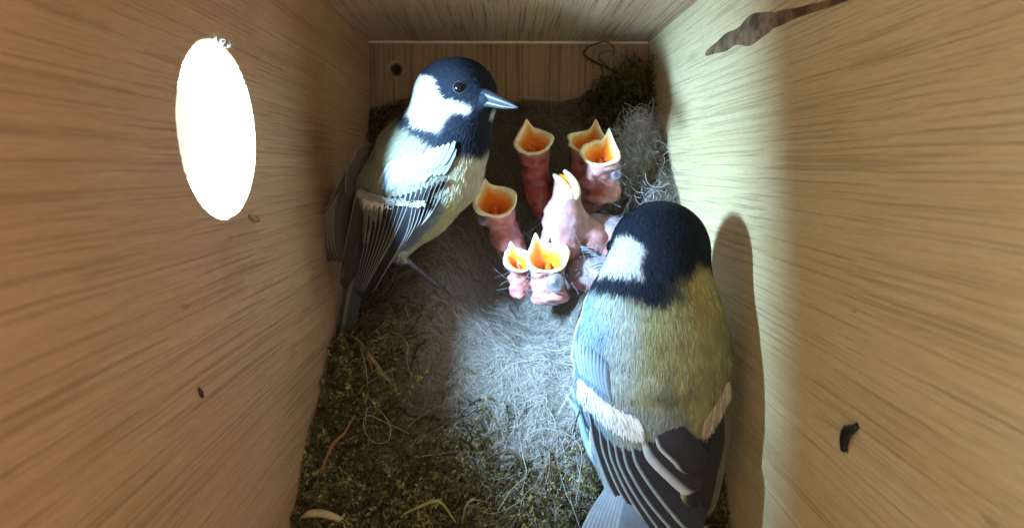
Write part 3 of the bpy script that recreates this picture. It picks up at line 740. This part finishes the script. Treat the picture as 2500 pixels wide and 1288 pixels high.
# nestling seen from under its chin, beak nearly closed
def side_nestling():
    root = thing('nestling', 'pale pink nestling in the middle seen from its wrinkled throat, beak barely open', 'nestling', at(1380, 620, 18.6), 'begging nestlings in the nest')
    A = lambda *p: at(*p)
    segs = [(A(1360, 440, 18.05), A(1380, 478, 18.0), .10, .34), (A(1385, 480, 18.0), A(1375, 530, 18.0), .34, .50), (A(1375, 530, 18.0), A(1368, 600, 18.1), .50, .62), (A(1390, 520, 18.2), A(1440, 590, 18.5), .35, .55), (A(1440, 590, 18.5), A(1490, 610, 18.9), .5, .5)]
    fn = lambda P: cones(P, segs, .22)+.035*(1-np.abs(fbm(P*[1.2, 1, 1.8], 1.5, 5)*1.8))*sm(-P[:, 2], 0.6, 1.3)
    V, F = sdf_mesh(fn, A(1290, 690, 18)-[.2, 1.2, .2], A(1580, 430, 18)+[.2, 1.6, .3], .05)
    r = fbm(V*[1.2, 1, 1.8], 1.5, 5)*1.8
    C = mixc(SKINP, SKINR, sm(np.abs(r), .0, .16)*-1+1) if False else mixc(SKIN*.95, (.42, .25, .26), sm(np.abs(r), .0, .3))
    C = mixc(C, SKIN*np.ones_like(C)*.8, sm(V[:, 0], 2.0, 3.0)*.8); C *= (1+.12*fbm(V, 3, 8))[:, None]
    mk('body', V, F, M_skin, root, C)
    # two flattened mandibles with thick pale flanges
    def mand(pts, w_, nrmv, name, inner):
        V, F, C = vane([A(*p) for p in pts], w_, nrmv, inner, PALE, side=1, ew=.45, rows=18, colsn=9, camber=.5, tipr=.25, both=True, w0=.8)
        V2 = V.copy(); return mk(name, V, F, M_gape, root, C)
    V, F, C = tube1([A(*p) for p in ((1352, 426, 17.95), (1366, 440, 17.8), (1380, 458, 17.7), (1391, 478, 17.7), (1397, 494, 17.8))], (.05, .10, .13, .12, .07), PALE*.98, 24, 12); mk('lower_mandible', V, F, M_gape, root, C)
    V, F, C = tube1([A(*p) for p in ((1378, 417, 17.95), (1392, 432, 17.8), (1403, 451, 17.75), (1407, 472, 17.72), (1399, 492, 17.8))], (.05, .09, .12, .12, .07), PALE, 24, 12); mk('upper_mandible', V, F, M_gape, root, C)
    V, F, C = tube1([A(*p) for p in ((1364, 432, 18.0), (1380, 440, 17.9), (1392, 458, 17.8), (1399, 480, 17.75))], (.10, .13, .11, .07), ORG, 18, 10); mk('mouth_lining', V, F, M_gape, root, C)
side_nestling()
# huddled nestling backs with sprouting feather sheaths between the gapes and the nearer bird
def huddled(label, segs, box_lo, box_hi, quills, seed):
    root = thing('nestling', label, 'nestling', (np.asarray(box_lo)+box_hi)/2)
    fn = lambda P: cones(P, segs, .3)+.03*fbm(P, 2.2, seed)
    V, F = sdf_mesh(fn, box_lo, box_hi, .06)
    C = mixc((.42, .14, .13), (.34, .27, .33), sm(fbm(V, 1.2, seed+1), -.2, .5)); mk('body', V, F, M_skin, root, C)
    n = 260; q = V[rng.integers(0, len(V), n)]; d = nrm(rng.normal(size=(n, 3))+[0, -.7, .5]); m = 7; s = np.linspace(0, 1, m)[None, :, None]
    P = q[:, None]+d[:, None]*s*rng.uniform(.12, .4, (n, 1, 1))+rng.normal(size=(n, 1, 3))*.2*s**2
    v, f, c_ = tubes(P, np.full((n, m), .0045), mixc((.3, .31, .36), (.6, .62, .68), rng.random(n))); mk('down', v, f, M_fibre, root, c_)
    for p0, p1 in quills:
        a, b = at(*p0), at(*p1); v, f, c_ = tube1([a, (a+b)/2+[0, -.05, .05], b], (.035, .04, .012), (.25, .26, .30), 10, 6); mk('feather_sheath', v, f, M_horn, root, c_)
a1 = at(1480, 560, 18.6); a2 = at(1440, 660, 17.9)
huddled('reddish downy nestling back crouched beside the nearer bird head', [(at(1450, 560, 18.9), at(1530, 600, 18.7), .5, .75), (at(1530, 600, 18.7), at(1500, 640, 18.4), .7, .6)], a1+[-1.2, -1.2, -1.7], a1+[1.9, 1.5, 1.1],
        [((1395+i*9, 608+i*6, 17.9), (1440+i*10, 606+i*7, 17.8)) for i in range(6)], 21)
huddled('grey downy nestling back low beside the lowest gape', [(at(1420, 670, 17.6), at(1500, 680, 17.6), .45, .62), (at(1500, 680, 17.6), at(1560, 690, 17.8), .6, .5)], a2+[-1.0, -1.2, -1.3], a2+[2.4, 1.2, 1.0],
        [((1440+i*8, 650+i*4, 17.1), (1475+i*8, 642+i*7, 17.0)) for i in range(5)], 25)

# ------------------------------------------------------------------ the two adult birds
BLK = np.array((.009, .014, .026)); WHT = np.array((.56, .57, .57)); OLV = np.array((.36, .35, .18)); YLW = np.array((.66, .57, .22)); BLU = np.array((.21, .30, .39)); GRY = np.array((.30, .30, .29)); DRK = np.array((.035, .033, .035))
def head_paint(V, hc, r, f, u, C, rdrop=0.0, one=0, back=.84):
    """cap, cheek, bib and collar in the head's own axes"""
    f = nrm(f); s = nrm(np.cross(f, u)); u = np.cross(s, f)
    q = V-hc; dist = np.linalg.norm(q, axis=1); d = q/np.maximum(dist, 1e-6)[:, None]
    n = .05*fbm(V, 4.5, 3)+.012*rng.normal(size=len(V))
    df, ds, du = d@f, np.abs(d@s), d@u
    w_ = np.clip(1.32-dist/r, -1, 1)                      # positive on the head
    head = sm(w_+n*.8, -.25, -.12)
    col = np.tile(BLK, (len(V), 1))
    top = .42-.42*sm(df, .05, .6)-rdrop*sm(-df, .2, .75)   # lower edge of the cap
    ck = sm(ds+n*.6, .26, .36)*sm(top-du+n*.6, -.02, .06)*sm(df+back+n, -.05, .07)
    if one: ck = ck*sm(-one*(d@s), 0, .1)
    bt = -.82+.55*sm(df, .2, .85)                        # upper edge of the bib
    ck = ck*sm(du-bt+n*.8, -.05, .06)*sm(1.30-dist/r+n, -.02, .05)
    col = mixc(col, np.tile(WHT, (len(V), 1)), ck)
    return mixc(C, col, head), head, ck
def legs(root, segs, toes, rad=1.0, col=(.16, .19, .24)):
    parts = [tube1(segs, np.array((.085, .055, .055, .065))*rad, col, 20, 8)]
    mk('leg', *parts[0][:2], M_horn, root, parts[0][2])
    tp = []
    for t_ in toes:
        P = np.asarray(t_); k = tube1(P, np.array((.055, .05, .052, .045, .03))*rad, col, 20, 8)
        v = k[0]; s = np.linspace(0, 1, len(v)//8).repeat(8); 
        tp.append(k)
        c2 = P[-1]+(P[-1]-P[-2])*.35; tp.append(tube1([P[-1], c2+[0, 0, .03], c2+(c2-P[-1])*.5-[0, 0, .05]], (.03, .02, .004), (.05, .05, .055), 10, 6))
    V, F, C = join(tp); C = C*(1+.35*np.sign(np.sin(V[:, :1]*22+V[:, 2:]*19)))
    mk('foot', V, F, M_horn, root, C)

def on_body(fn, px, py, y0, y1, off=.09, miss=None):
    d = ray(px, py); d = d/d[1]; ys = np.linspace(y0, y1, 700); v = fn(ys[:, None]*d); k = np.argmax(v < 0)
    if v[k] >= 0: k = np.argmin(v)
    return d*(ys[k]-off)
def polydist(P, pts):
    d = None
    for a, b in zip(pts[:-1], pts[1:]):
        ab = b-a; t = np.clip(((P-a)@ab)/(ab@ab), 0, 1); e = np.linalg.norm(P-a-t[..., None]*ab, axis=-1)
        d = e if d is None else np.minimum(d, e)
    return d
# --- far bird: faces right, tail down by the entrance board
def far_bird():
    A = at
    root = thing('great_tit', 'adult tit facing right by the brown board, white cheek lit, tail down the corner', 'bird', hit(1110, 735), 'adult tits at the nest')
    hc = A(1112, 238, 16.2); r = .93
    f = nrm(A(1262, 262, 14.95)-A(1116, 225, 16.2)); u = nrm(np.array([.18, -.12, 1.0]))
    segs = [(hc-[.12, 0, .02], hc+[.14, -.03, .0], .87, .86), (A(1145, 236, 15.9), A(1186, 240, 15.42), .62, .17, .22),
            (hc, A(1092, 320, 16.5), .82, .94, .3), (A(1090, 335, 16.5), A(1052, 400, 16.7), 1.02, 1.26), (A(1050, 400, 16.7), A(1005, 480, 17.0), 1.28, 1.12),
            (A(1005, 480, 17.0), A(960, 560, 17.3), 1.08, .72), (A(960, 560, 17.3), A(915, 640, 17.6), .66, .22), (A(1005, 360, 17.2), A(950, 450, 17.3), .7, .8),
            (A(1100, 385, 16.9), A(1035, 470, 17.2), .68, .5)]
    fn = lambda P: cones(P, segs, .38)
    lo = A(840, 760, 17)-[.3, 0, 0]; hi = A(1235, 110, 16)
    V, F = sdf_mesh(fn, (lo[0]-.3, 14.2, lo[2]), (hi[0]+.4, 19.4, hi[2]+.4), .055)
    n = .22*fbm(V, 2.2, 7)
    # belly side runs along the lower right of the body axis
    axis = nrm(A(960, 560, 17.3)-A(1085, 330, 16.5)); fr = nrm(np.array([.86, .15, -.30])); fr = nrm(fr-axis*np.dot(fr, axis)); sd = nrm(np.cross(axis, fr))
    q = V-A(1085, 330, 16.5); t = q@axis; lat = q@fr-.0*t
    C = np.tile(mixc(OLV, GRY, .5)*.62, (len(V), 1))
    C = mixc(C, np.tile(mixc(BLU, GRY, .1)*.8, (len(V), 1)), sm(lat+n, -.35, .25)*sm(t+n, .3, 1.0))
    C = mixc(C, np.tile((.50, .45, .24), (len(V), 1)), sm(lat+n*.6, .50, .75))
    C = mixc(C, np.tile((.58, .55, .40), (len(V), 1)), sm(lat+n*.5, .30, .6)*(1-sm(t+n, .5, 1.1)))
    band = polydist(V, [on_body(fn, a_, b_, 14, 18, 0) for a_, b_ in ((893, 474), (930, 484), (975, 490), (1035, 490))])
    C = mixc(C, np.tile((.80, .78, .74), (len(V), 1)), sm(band+.3*n, .13, .07))
    C, head, ck = head_paint(V, hc, r, f, u, C)
    # collar and bib: black band under the cheek and down the throat
    q = V-hc; dd = np.linalg.norm(q, axis=1)/r; thr = sm(q@f/r+n, -.9, -.2)*sm(1.27+.24*sm(q@f/r, -.1, .8)-dd+n*.4, -.04, .06)*sm(-(q@u)/r, .1, .3)
    C = mixc(C, np.tile(BLK, (len(V), 1)), thr*(1-ck))
    C = C*(1+.10*fbm(V, 5, 5))[:, None]
    body = mk('body', V, F, M_feather, root, C)
    flow = lambda p: mixc(np.tile(nrm(-f*.9-u*.35), (len(p), 1)), np.tile(axis, (len(p), 1)), sm(np.linalg.norm(p-hc, axis=1)/r, .9, 1.35))
    ln = lambda p: .10+.16*sm(np.linalg.norm(p-hc, axis=1)/r, .95, 1.5)
    v, f_, c = fluff(V, F, C, flow, 90000, ln, .009, lift=.10, lateral=.16, cj=.08, mask=lambda P: (np.linalg.norm(P-A(1190, 240, 15.4), axis=1) > .2))
    mk('body_feathers', v, f_, M_feather, root, c, kind='stuff')
    # beak: two mandibles
    b0, bt = A(1192, 241, 15.38), A(1265, 263, 15.0)
    upb = nrm(np.cross(np.cross(bt-b0, u), bt-b0)*1.0); upb = nrm(u-nrm(bt-b0)*np.dot(u, nrm(bt-b0)))
    V1, F1, C1 = tube1([b0-(bt-b0)*.25+upb*.05, b0+upb*.06, b0+(bt-b0)*.5+upb*.035, bt], (.15, .13, .08, .018), (.03, .032, .038), 22, 14)
    mk('upper_mandible', V1, F1, M_horn, root, C1*(1+1.2*sm(-(V1-b0)@upb, -.10, .05))[:, None])
    V1, F1, C1 = tube1([b0-(bt-b0)*.2-upb*.09, b0-upb*.085, b0+(bt-b0)*.5-upb*.07, bt-(bt-b0)*.06-upb*.02], (.12, .10, .06, .013), (.05, .052, .06), 22, 14)
    mk('lower_mandible', V1, F1, M_horn, root, C1)
    # eye on the lit side
    d = ray(1121, 214); d = d/d[1]; ys = np.linspace(14.3, 16.6, 900); pts = ys[:, None]*d; k = np.argmax(fn(pts) < 0); E = pts[k]; nE = nrm(E-hc)
    e = ellipsoid(E-nE*.055, (.150, .150, .150), None, 20, 24, (.006, .005, .006)); mk('eye', e[0], e[1], M_eye, root, e[2])
    K = 26; th = np.arange(K+1)*2*np.pi/K; ex = nrm(np.cross(nE, u)); ey = np.cross(nE, ex)
    ringp = E+nE*.02+(np.outer(np.cos(th), ex)+np.outer(np.sin(th), ey))*.135; v, f_, c = tube1(ringp, (.012, .012), (.05, .05, .06), 50, 6, cap=False); mk('eyelid', v, f_, M_horn, root, c)
    # near wing
    wing = thing_child('wing', root)
    nv = nrm(np.array([.15, -1, .25])); parts = []
    def fe(pts, w_, dark, edge, **kw):
        parts.append(vane([A(*p) for p in pts], w_, kw.pop('nv', nv), dark, edge, **kw))
    # secondaries and primaries fanning from the white bar to the tail
    nF = 15
    for i in range(nF):
        s = i/(nF-1)
        bx, by = 905+s*185, 482+14*math.sin(s*3)-s*48
        tx, ty = 872+s*34+18*s*s, 715-s*14+30*math.sin(s*3.1)-60*s*s
        yy = 15.65-.012*i+.25*s
        k_ = abs(i-8)*.014; yy = on_body(fn, bx, by, 14, 18, .2)[1]+k_; ym = min(on_body(fn, bx*.6+tx*.4, by*.6+ty*.4, 14, 19, .16)[1], yy+.5)
        fe([(bx, by, yy), ((bx*.6+tx*.4)+10+8*s, by*.6+ty*.4, ym+k_), ((bx*.25+tx*.75)+6, by*.25+ty*.75, ym+.40+k_), (tx, ty, ym+.9+k_)], .105+.02*(i==8), (.014, .014, .016), (.27, .25, .24), side=(1 if i < 8 else -1), both=(i == 8), ew=.18, camber=.05, tipr=.12)
    m1 = join(parts); mk('flight_feathers', *m1[:2], M_vane, wing, m1[2]); parts.clear()
    # coverts: rows of blue-grey feathers on the shoulder
    for row, (y0_, y1_, n_, dn) in enumerate(((474, 428, 15, .0), (456, 410, 13, .04))):
        for i in range(n_):
            s = i/(n_-1)+rng.normal()*.015; bx = 940+s*150-row*4; by = y0_-12-s*(y0_-y1_)-18
            g_ = lambda X, Y: (X, Y, on_body(fn, X, Y, 14, 18, .07+.02*row)[1])
            fe([g_(bx+22, by-34), g_(bx+8, by-8), g_(bx-10, by+22+6*s+rng.normal()*4)], .07, (.22, .29, .36), (.36, .44, .50), side=1, ew=.5, tipr=.35, camber=.2)
    m1 = join(parts); mk('coverts', *m1[:2], M_vane, wing, m1[2]); parts.clear()
    v, f_, c = fluff(V, F, np.tile((.80, .78, .74), (len(V), 1)), lambda p: np.tile((-.35, 0, -1.), (len(p), 1)), 1500, .17, .018, lift=.35, lateral=.22, cj=.2, sink=-.22,
                     mask=lambda P: sm(polydist(P, [on_body(fn, a_, b_, 14, 18, 0) for a_, b_ in ((893, 470), (930, 480), (975, 486), (1035, 486))]), .10, .05))
    mk('wing_bar', v, f_, M_feather, wing, c)
    # far wing, brown-grey against the board
    wing2 = thing_child('wing', root)
    for i in range(6):
        s = i/5
        fe([(902-s*14, 350+s*10, 17.1), (868-s*26, 420+s*30, 17.2), (838-s*36, 520+s*22, 17.3), (838-s*52, 640-s*4, 17.35+.02*i)], .26-.02*i, (.045, .034, .03), (.17, .14, .12), side=1, ew=.13, tipr=.2, camber=.2, nv=(.5, -1, .1))
    m1 = join(parts); mk('flight_feathers', *m1[:2], M_vane, wing2, m1[2]); parts.clear()
    for i in range(5):
        s = i/4
        fe([(905-s*10, 350+s*8, 16.95), (880-s*12, 390+s*15, 16.85), (862-s*10, 470+s*14, 16.95)], .17, (.05, .04, .034), (.19, .155, .13), side=1, ew=.15, tipr=.35, camber=.25, nv=(.5, -1, .1))
    m1 = join(parts); mk('coverts', *m1[:2], M_vane, wing2, m1[2]); parts.clear()
    for i in range(5):    # dark feathers closing the gap between the wings
        s = i/4
        fe([(893-s*6, 410+s*25, 16.9), (884-s*10, 500+s*20, 17.05), (868-s*14, 600+s*15, 17.3), (850-s*12, 690+s*12, 17.5+.02*i)], .22-.015*i, (.035, .03, .03), (.15, .13, .12), side=1, ew=.13, tipr=.2, camber=.2, nv=(.3, -1, .1))
    m1 = join(parts); mk('inner_feathers', *m1[:2], M_vane, wing2, m1[2]); parts.clear()
    # tail
    for i in range(7):
        s = i/6
        fe([(885-s*22, 640, 17.5+.02*i), (868-s*16, 720, 17.8+.02*i), (850-s*14, 820, 18.1+.02*i), (836-s*14, 935-10*abs(s-.5), 18.35+.02*i)], .17, (.05, .048, .055), (.20, .19, .20), side=1 if i < 3 else -1, ew=.2, tipr=.1, nv=(.2, -1, .3))
    m1 = join(parts); mk('tail', *m1[:2], M_vane, root, m1[2]); parts.clear()
    # leg: feathered thigh, tarsus, gripping toes
    h = hit(1095, 728); kn = A(975, 605, 16.9); ank = A(988, 632, 16.9)
    v, f_ = sdf_mesh(lambda P: cones(P, [(A(965, 560, 17.1), A(978, 620, 16.9), .42, .16)], .1), ank-[.9, .8, .5], ank+[.7, 1.0, 1.4], .05)
    c = np.tile((.42, .42, .42), (len(v), 1)); th_ = mk('thigh', v, f_, M_feather, root, c)
    v2, f2, c2 = fluff(v, f_, c, lambda p: np.tile((.3, 0, -1.), (len(p), 1)), 900, .2, .012, lift=.25); mk('thigh_feathers', v2, f2, M_feather, root, c2, kind='stuff')
    h0 = hit(1078, 712)+NN*.18
    legs(root, [ank, (ank*.5+h0*.5)+[-.02, -.02, .03], h0*.9+ank*.1, h0],
         [[h0, hit(1100, 718)+NN*.16, hit(1125, 726)+NN*.12, hit(1150, 734)+NN*.04], [h0, hit(1092, 726)+NN*.18, hit(1115, 738)+NN*.14, hit(1142, 742)+NN*.05],
          [h0, hit(1088, 712)+NN*.20, hit(1110, 716)+NN*.15, hit(1135, 728)+NN*.06], [h0, hit(1062, 722)+NN*.2, hit(1082, 738)+NN*.15, hit(1105, 746)+NN*.05]], col=(.12, .13, .15))
def thing_child(name, parent):
    o = bpy.data.objects.new(name, None); sc.collection.objects.link(o); o.parent = parent; o.empty_display_size = .01; return o
far_bird()

# --- near bird: back to the camera, head turned away to the left
def near_bird():
    A = at
    root = thing('great_tit', 'nearer adult tit with its back to us, black head, olive mantle, by the pale board', 'bird', hit(1420, 1050), 'adult tits at the nest')
    hc = A(1610, 614, 13.9); r = 1.0
    f = nrm(np.array([-.40, .90, -.20])); u = nrm(np.array([-.08, .12, 1.0]))
    segs = [(hc, hc+[.0, .02, .03], r, r), (hc+f*.3, hc+f*1.0, .75, .3, .25),
            (hc, A(1598, 720, 13.8), .95, 1.06, .3), (A(1592, 760, 13.8), A(1590, 850, 13.7), 1.36, 1.56), (A(1590, 850, 13.7), A(1592, 950, 13.5), 1.56, 1.52),
            (A(1592, 950, 13.5), A(1595, 1020, 13.3), 1.45, 1.05), (A(1560, 930, 14.3), A(1520, 1090, 14.2), 1.1, .62), (A(1515, 1080, 14.0), A(1530, 1230, 13.2), .60, .34)]
    fn = lambda P: cones(P, segs, .42)
    V, F = sdf_mesh(fn, (.8, 11.0, -8.2), (5.3, 16.6, -.2), .055)
    n = .22*fbm(V, 2.0, 17)
    X = V[:, 0]; q = V-hc; ctr = A(1592, 900, 13.6)
    lx = (V-ctr)[:, 0]; lz = (V-ctr)[:, 2]; ly = (V-ctr)[:, 1]
    C = np.tile(OLV, (len(V), 1))
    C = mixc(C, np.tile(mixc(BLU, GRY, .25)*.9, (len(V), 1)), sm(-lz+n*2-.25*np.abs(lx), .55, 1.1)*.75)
    C = mixc(C, np.tile((.40, .44, .40), (len(V), 1)), sm(-lx+n, .2, .9))  # lit left side of the mantle put into the colour as a paler tone
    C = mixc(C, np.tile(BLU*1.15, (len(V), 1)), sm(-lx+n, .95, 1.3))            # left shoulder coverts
    C = mixc(C, np.tile((.20, .17, .07), (len(V), 1)), sm(lx+n, .75, 1.2)*.6)  # shade on the right of the mantle, painted in as darker brown
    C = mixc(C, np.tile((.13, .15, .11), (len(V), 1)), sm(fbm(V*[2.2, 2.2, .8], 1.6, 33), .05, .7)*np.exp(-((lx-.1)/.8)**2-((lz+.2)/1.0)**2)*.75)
    C = mixc(C, np.tile((.86, .83, .62), (len(V), 1)), np.maximum(sm(ly+.35*(-lx)+n*.5, .62, .95)*sm(-lx, .3, .9), sm(ly+n*.5, .55, .9)))     # pale breast and belly
    BL = [on_body(fn, a_, b_, 10.5, 15.5, 0) for a_, b_ in ((1422, 940), (1450, 965), (1490, 1000), (1545, 1028))]
    BR = [on_body(fn, a_, b_, 10.5, 15.5, 0) for a_, b_ in ((1772, 945), (1752, 985), (1728, 1025))]
    RU = [on_body(fn, a_, b_, 10.5, 15.5, 0) for a_, b_ in ((1560, 1020), (1600, 1025), (1640, 1035))]
    C = mixc(C, np.tile((.26, .32, .33), (len(V), 1)), sm(polydist(V, RU)+n*.8, .5, .1)*.8)
    C = mixc(C, np.tile((.84, .84, .82), (len(V), 1)), sm(polydist(V, BL)+.3*n, .17, .10))
    C = mixc(C, np.tile((.55, .48, .36), (len(V), 1)), sm(polydist(V, BR)+.3*n, .15, .09))
    C, head, ck = head_paint(V, hc, r, f, u, C, .30, 1, .56)
    dd = np.linalg.norm(q, axis=1)/r
    ang = q@nrm(np.cross(f, u)*1.0); 
    # collar: black below the cheek on the left, thinning out to the nape on the right
    left = sm(-(q[:, 0])/r+n, -.25, .35)
    col = sm(1.36+.22*left-dd+n*.45, -.03, .06)*sm(-(q@u)/r, .0, .25)
    C = mixc(C, np.tile(BLK, (len(V), 1)), col*left*(1-ck))
    nape = np.exp(-((q[:, 0]-.70)/.40)**2-((q[:, 2]+.62)/.40)**2)*(V[:, 1] < hc[1])
    C = mixc(C, np.tile((.42, .38, .16), (len(V), 1)), np.clip(nape*2.0, 0, 1)*sm(-(q[:, 2])+n, .22, .36))
    C = C*(1+.10*fbm(V, 5, 5))[:, None]
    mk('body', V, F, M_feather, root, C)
    dn = np.array([0., -.15, -1.])
    flow = lambda p: mixc(np.tile(nrm(-f*.6-u*.7), (len(p), 1)), np.tile(dn, (len(p), 1)), sm(np.linalg.norm(p-hc, axis=1)/r, .9, 1.3))
    ln = lambda p: .10+.18*sm(np.linalg.norm(p-hc, axis=1)/r, .95, 1.5)
    v, f_, c = fluff(V, F, C, flow, 110000, ln, .009, lift=.09, lateral=.15, cj=.08); mk('body_feathers', v, f_, M_feather, root, c, kind='stuff')
    # beak hidden beyond the head, and eye
    b0 = hc+f*.95; bt = hc+f*1.65-u*.08
    for nm, o_, rr in (('upper_mandible', .05, .14), ('lower_mandible', -.07, .11)):
        v, f_, c = tube1([b0-f*.2+u*o_, b0+u*o_, (b0+bt)/2+u*o_*.7, bt], (rr, rr*.95, rr*.6, .02), (.08, .085, .10), 20, 12); mk(nm, v, f_, M_horn, root, c)
    s_ = nrm(np.cross(f, u))
    for sg in (1, -1):
        ed = nrm(f*.62+s_*sg*.70+u*.22); t_ = np.linspace(.5, 1.6, 500)[:, None]; pp = hc+ed*t_; k = np.argmax(fn(pp) > 0); E = pp[k]
        e = ellipsoid(E-ed*.06, (.15, .15, .15), None, 18, 22, (.006, .005, .006)); mk('eye', e[0], e[1], M_eye, root, e[2])
    nv = nrm(np.array([-.15, -1, .2])); parts = []
    def fe(pts, w_, dark, edge, **kw):
        parts.append(vane([A(*p) for p in pts], w_, kw.pop('nv', nv), dark, edge, **kw))
    wl = thing_child('wing', root)
    g_ = lambda X, Y, o_=.09: (X, Y, on_body(fn, X, Y, 10.5, 15, o_)[1])
    DK = (.022, .02, .024)
    # primaries/secondaries, outermost first
    EDG = (.42, .50, .52)
    fl = [((1440, 985, 12.9), (1472, 1085, 12.75), (1508, 1180, 12.55), (1585, 1310, 12.2)),
          ((1462, 1005, 12.75), (1494, 1100, 12.6), (1532, 1190, 12.4), (1605, 1310, 12.1)),
          ((1482, 1020, 12.65), (1516, 1115, 12.48), (1556, 1200, 12.3), (1632, 1320, 12.0)),
          ((1500, 1025, 12.55), (1536, 1125, 12.36), (1582, 1210, 12.2), (1665, 1325, 11.95)),
          ((1518, 1030, 12.45), (1560, 1130, 12.24), (1612, 1215, 12.1), (1700, 1315, 11.9)),
          ((1540, 1030, 12.35), (1585, 1120, 12.12), (1640, 1200, 12.0), (1715, 1290, 11.85))]
    for i, p in enumerate(fl):
        fe(p, (.20, .20, .22, .24, .27, .30)[i], DK, EDG, side=1, ew=(.14, .16, .17, .17, .13, .12)[i], tipr=.12, camber=.10)
    for p, w_, e_ in ((((1568, 1025, 12.2), (1617, 1095, 11.98), (1672, 1150, 11.9), (1716, 1188, 11.88)), .38, .26), (((1600, 1020, 12.1), (1640, 1070, 11.92), (1680, 1110, 11.86), (1705, 1150, 11.85)), .33, .0)):
        fe(p, w_, DK, (.62, .66, .66), side=1, ew=max(e_, .001), tipr=.15, camber=.16)
    m1 = join(parts); mk('flight_feathers', *m1[:2], M_vane, wl, m1[2]); parts.clear()
    v, f_, c = fluff(V, F, np.tile((.84, .84, .82), (len(V), 1)), lambda p: np.tile((.35, 0, -1.), (len(p), 1)), 3200, .26, .015, lift=.30, lateral=.16, sink=-.05, mask=lambda P: sm(polydist(P, BL), .16, .10))
    mk('wing_bar', v, f_, M_feather, wl, c)
    for i in range(9):    # left coverts, thin dark gaps
        s = i/8; bx = 1412+s*70; by = 870+s*60
        fe([g_(bx-4, by-50), g_(bx, by), g_(bx+10, by+50)], .06, (.15, .21, .28), (.27, .36, .43), side=1, ew=.75, tipr=.3, camber=.25)
    m1 = join(parts); mk('coverts', *m1[:2], M_vane, wl, m1[2]); parts.clear()
    wr = thing_child('wing', root)
    BE = (.40, .36, .22)
    for p, w_, c_, e_ in ((((1775, 975, 12.75), (1768, 1060, 12.6), (1752, 1150, 12.35), (1726, 1260, 12.1)), .16, (.10, .09, .06), .5),
                          (((1762, 990, 12.6), (1750, 1080, 12.45), (1732, 1160, 12.25), (1712, 1260, 12.0)), .18, DK, .45),
                          (((1748, 1000, 12.45), (1733, 1085, 12.28), (1716, 1160, 12.1), (1700, 1290, 11.9)), .22, DK, .3),
                          (((1722, 1015, 12.3), (1706, 1080, 12.12), (1694, 1150, 12.0), (1690, 1240, 11.9)), .24, DK, .25)):
        fe(p, w_, c_, BE, side=1, ew=e_, tipr=.15, camber=.16, nv=(.15, -1, .2))
    m1 = join(parts); mk('flight_feathers', *m1[:2], M_vane, wr, m1[2]); parts.clear()
    v, f_, c = fluff(V, F, np.tile((.55, .48, .36), (len(V), 1)), lambda p: np.tile((-.35, 0, -1.), (len(p), 1)), 1800, .26, .015, lift=.30, lateral=.16, sink=-.05, mask=lambda P: sm(polydist(P, BR), .15, .09))
    mk('wing_bar', v, f_, M_feather, wr, c)
    # tail, blue-grey, spread to the lower left
    for i in range(9):
        s = i/8
        fe([(1540+s*30, 1150, 12.9-.03*i), (1515+s*45, 1200, 12.7-.03*i), (1470+s*75, 1270, 12.4-.03*i), (1425+s*100, 1370, 12.1-.03*i)], .30, (.16, .22, .30), (.42, .52, .62), side=1, ew=.14, tipr=.12, camber=.12, nv=(-.1, -1, .3))
    m1 = join(parts); mk('tail', *m1[:2], M_vane, root, m1[2]); parts.clear()
    ank = A(1436, 1090, 14.0); g = lambda x, y, h=.12: hit(x, y)+NN*h
    k0 = g(1408, 1012, .3)
    legs(root, [A(1470, 1140, 13.9), A(1440, 1100, 14.1), k0*.7+A(1436, 1090, 14.1)*.3, k0],
         [[k0, g(1402, 985, .22), g(1396, 955, .16), g(1390, 915, .05)], [k0, g(1395, 990, .22), g(1384, 975, .16), g(1376, 952, .05)],
          [k0, g(1412, 995, .22), g(1408, 975, .18), g(1406, 960, .05)], [k0, g(1428, 1040, .2), g(1434, 1060, .15), g(1438, 1100, .05)]], rad=1.4, col=(.24, .33, .42))
near_bird()
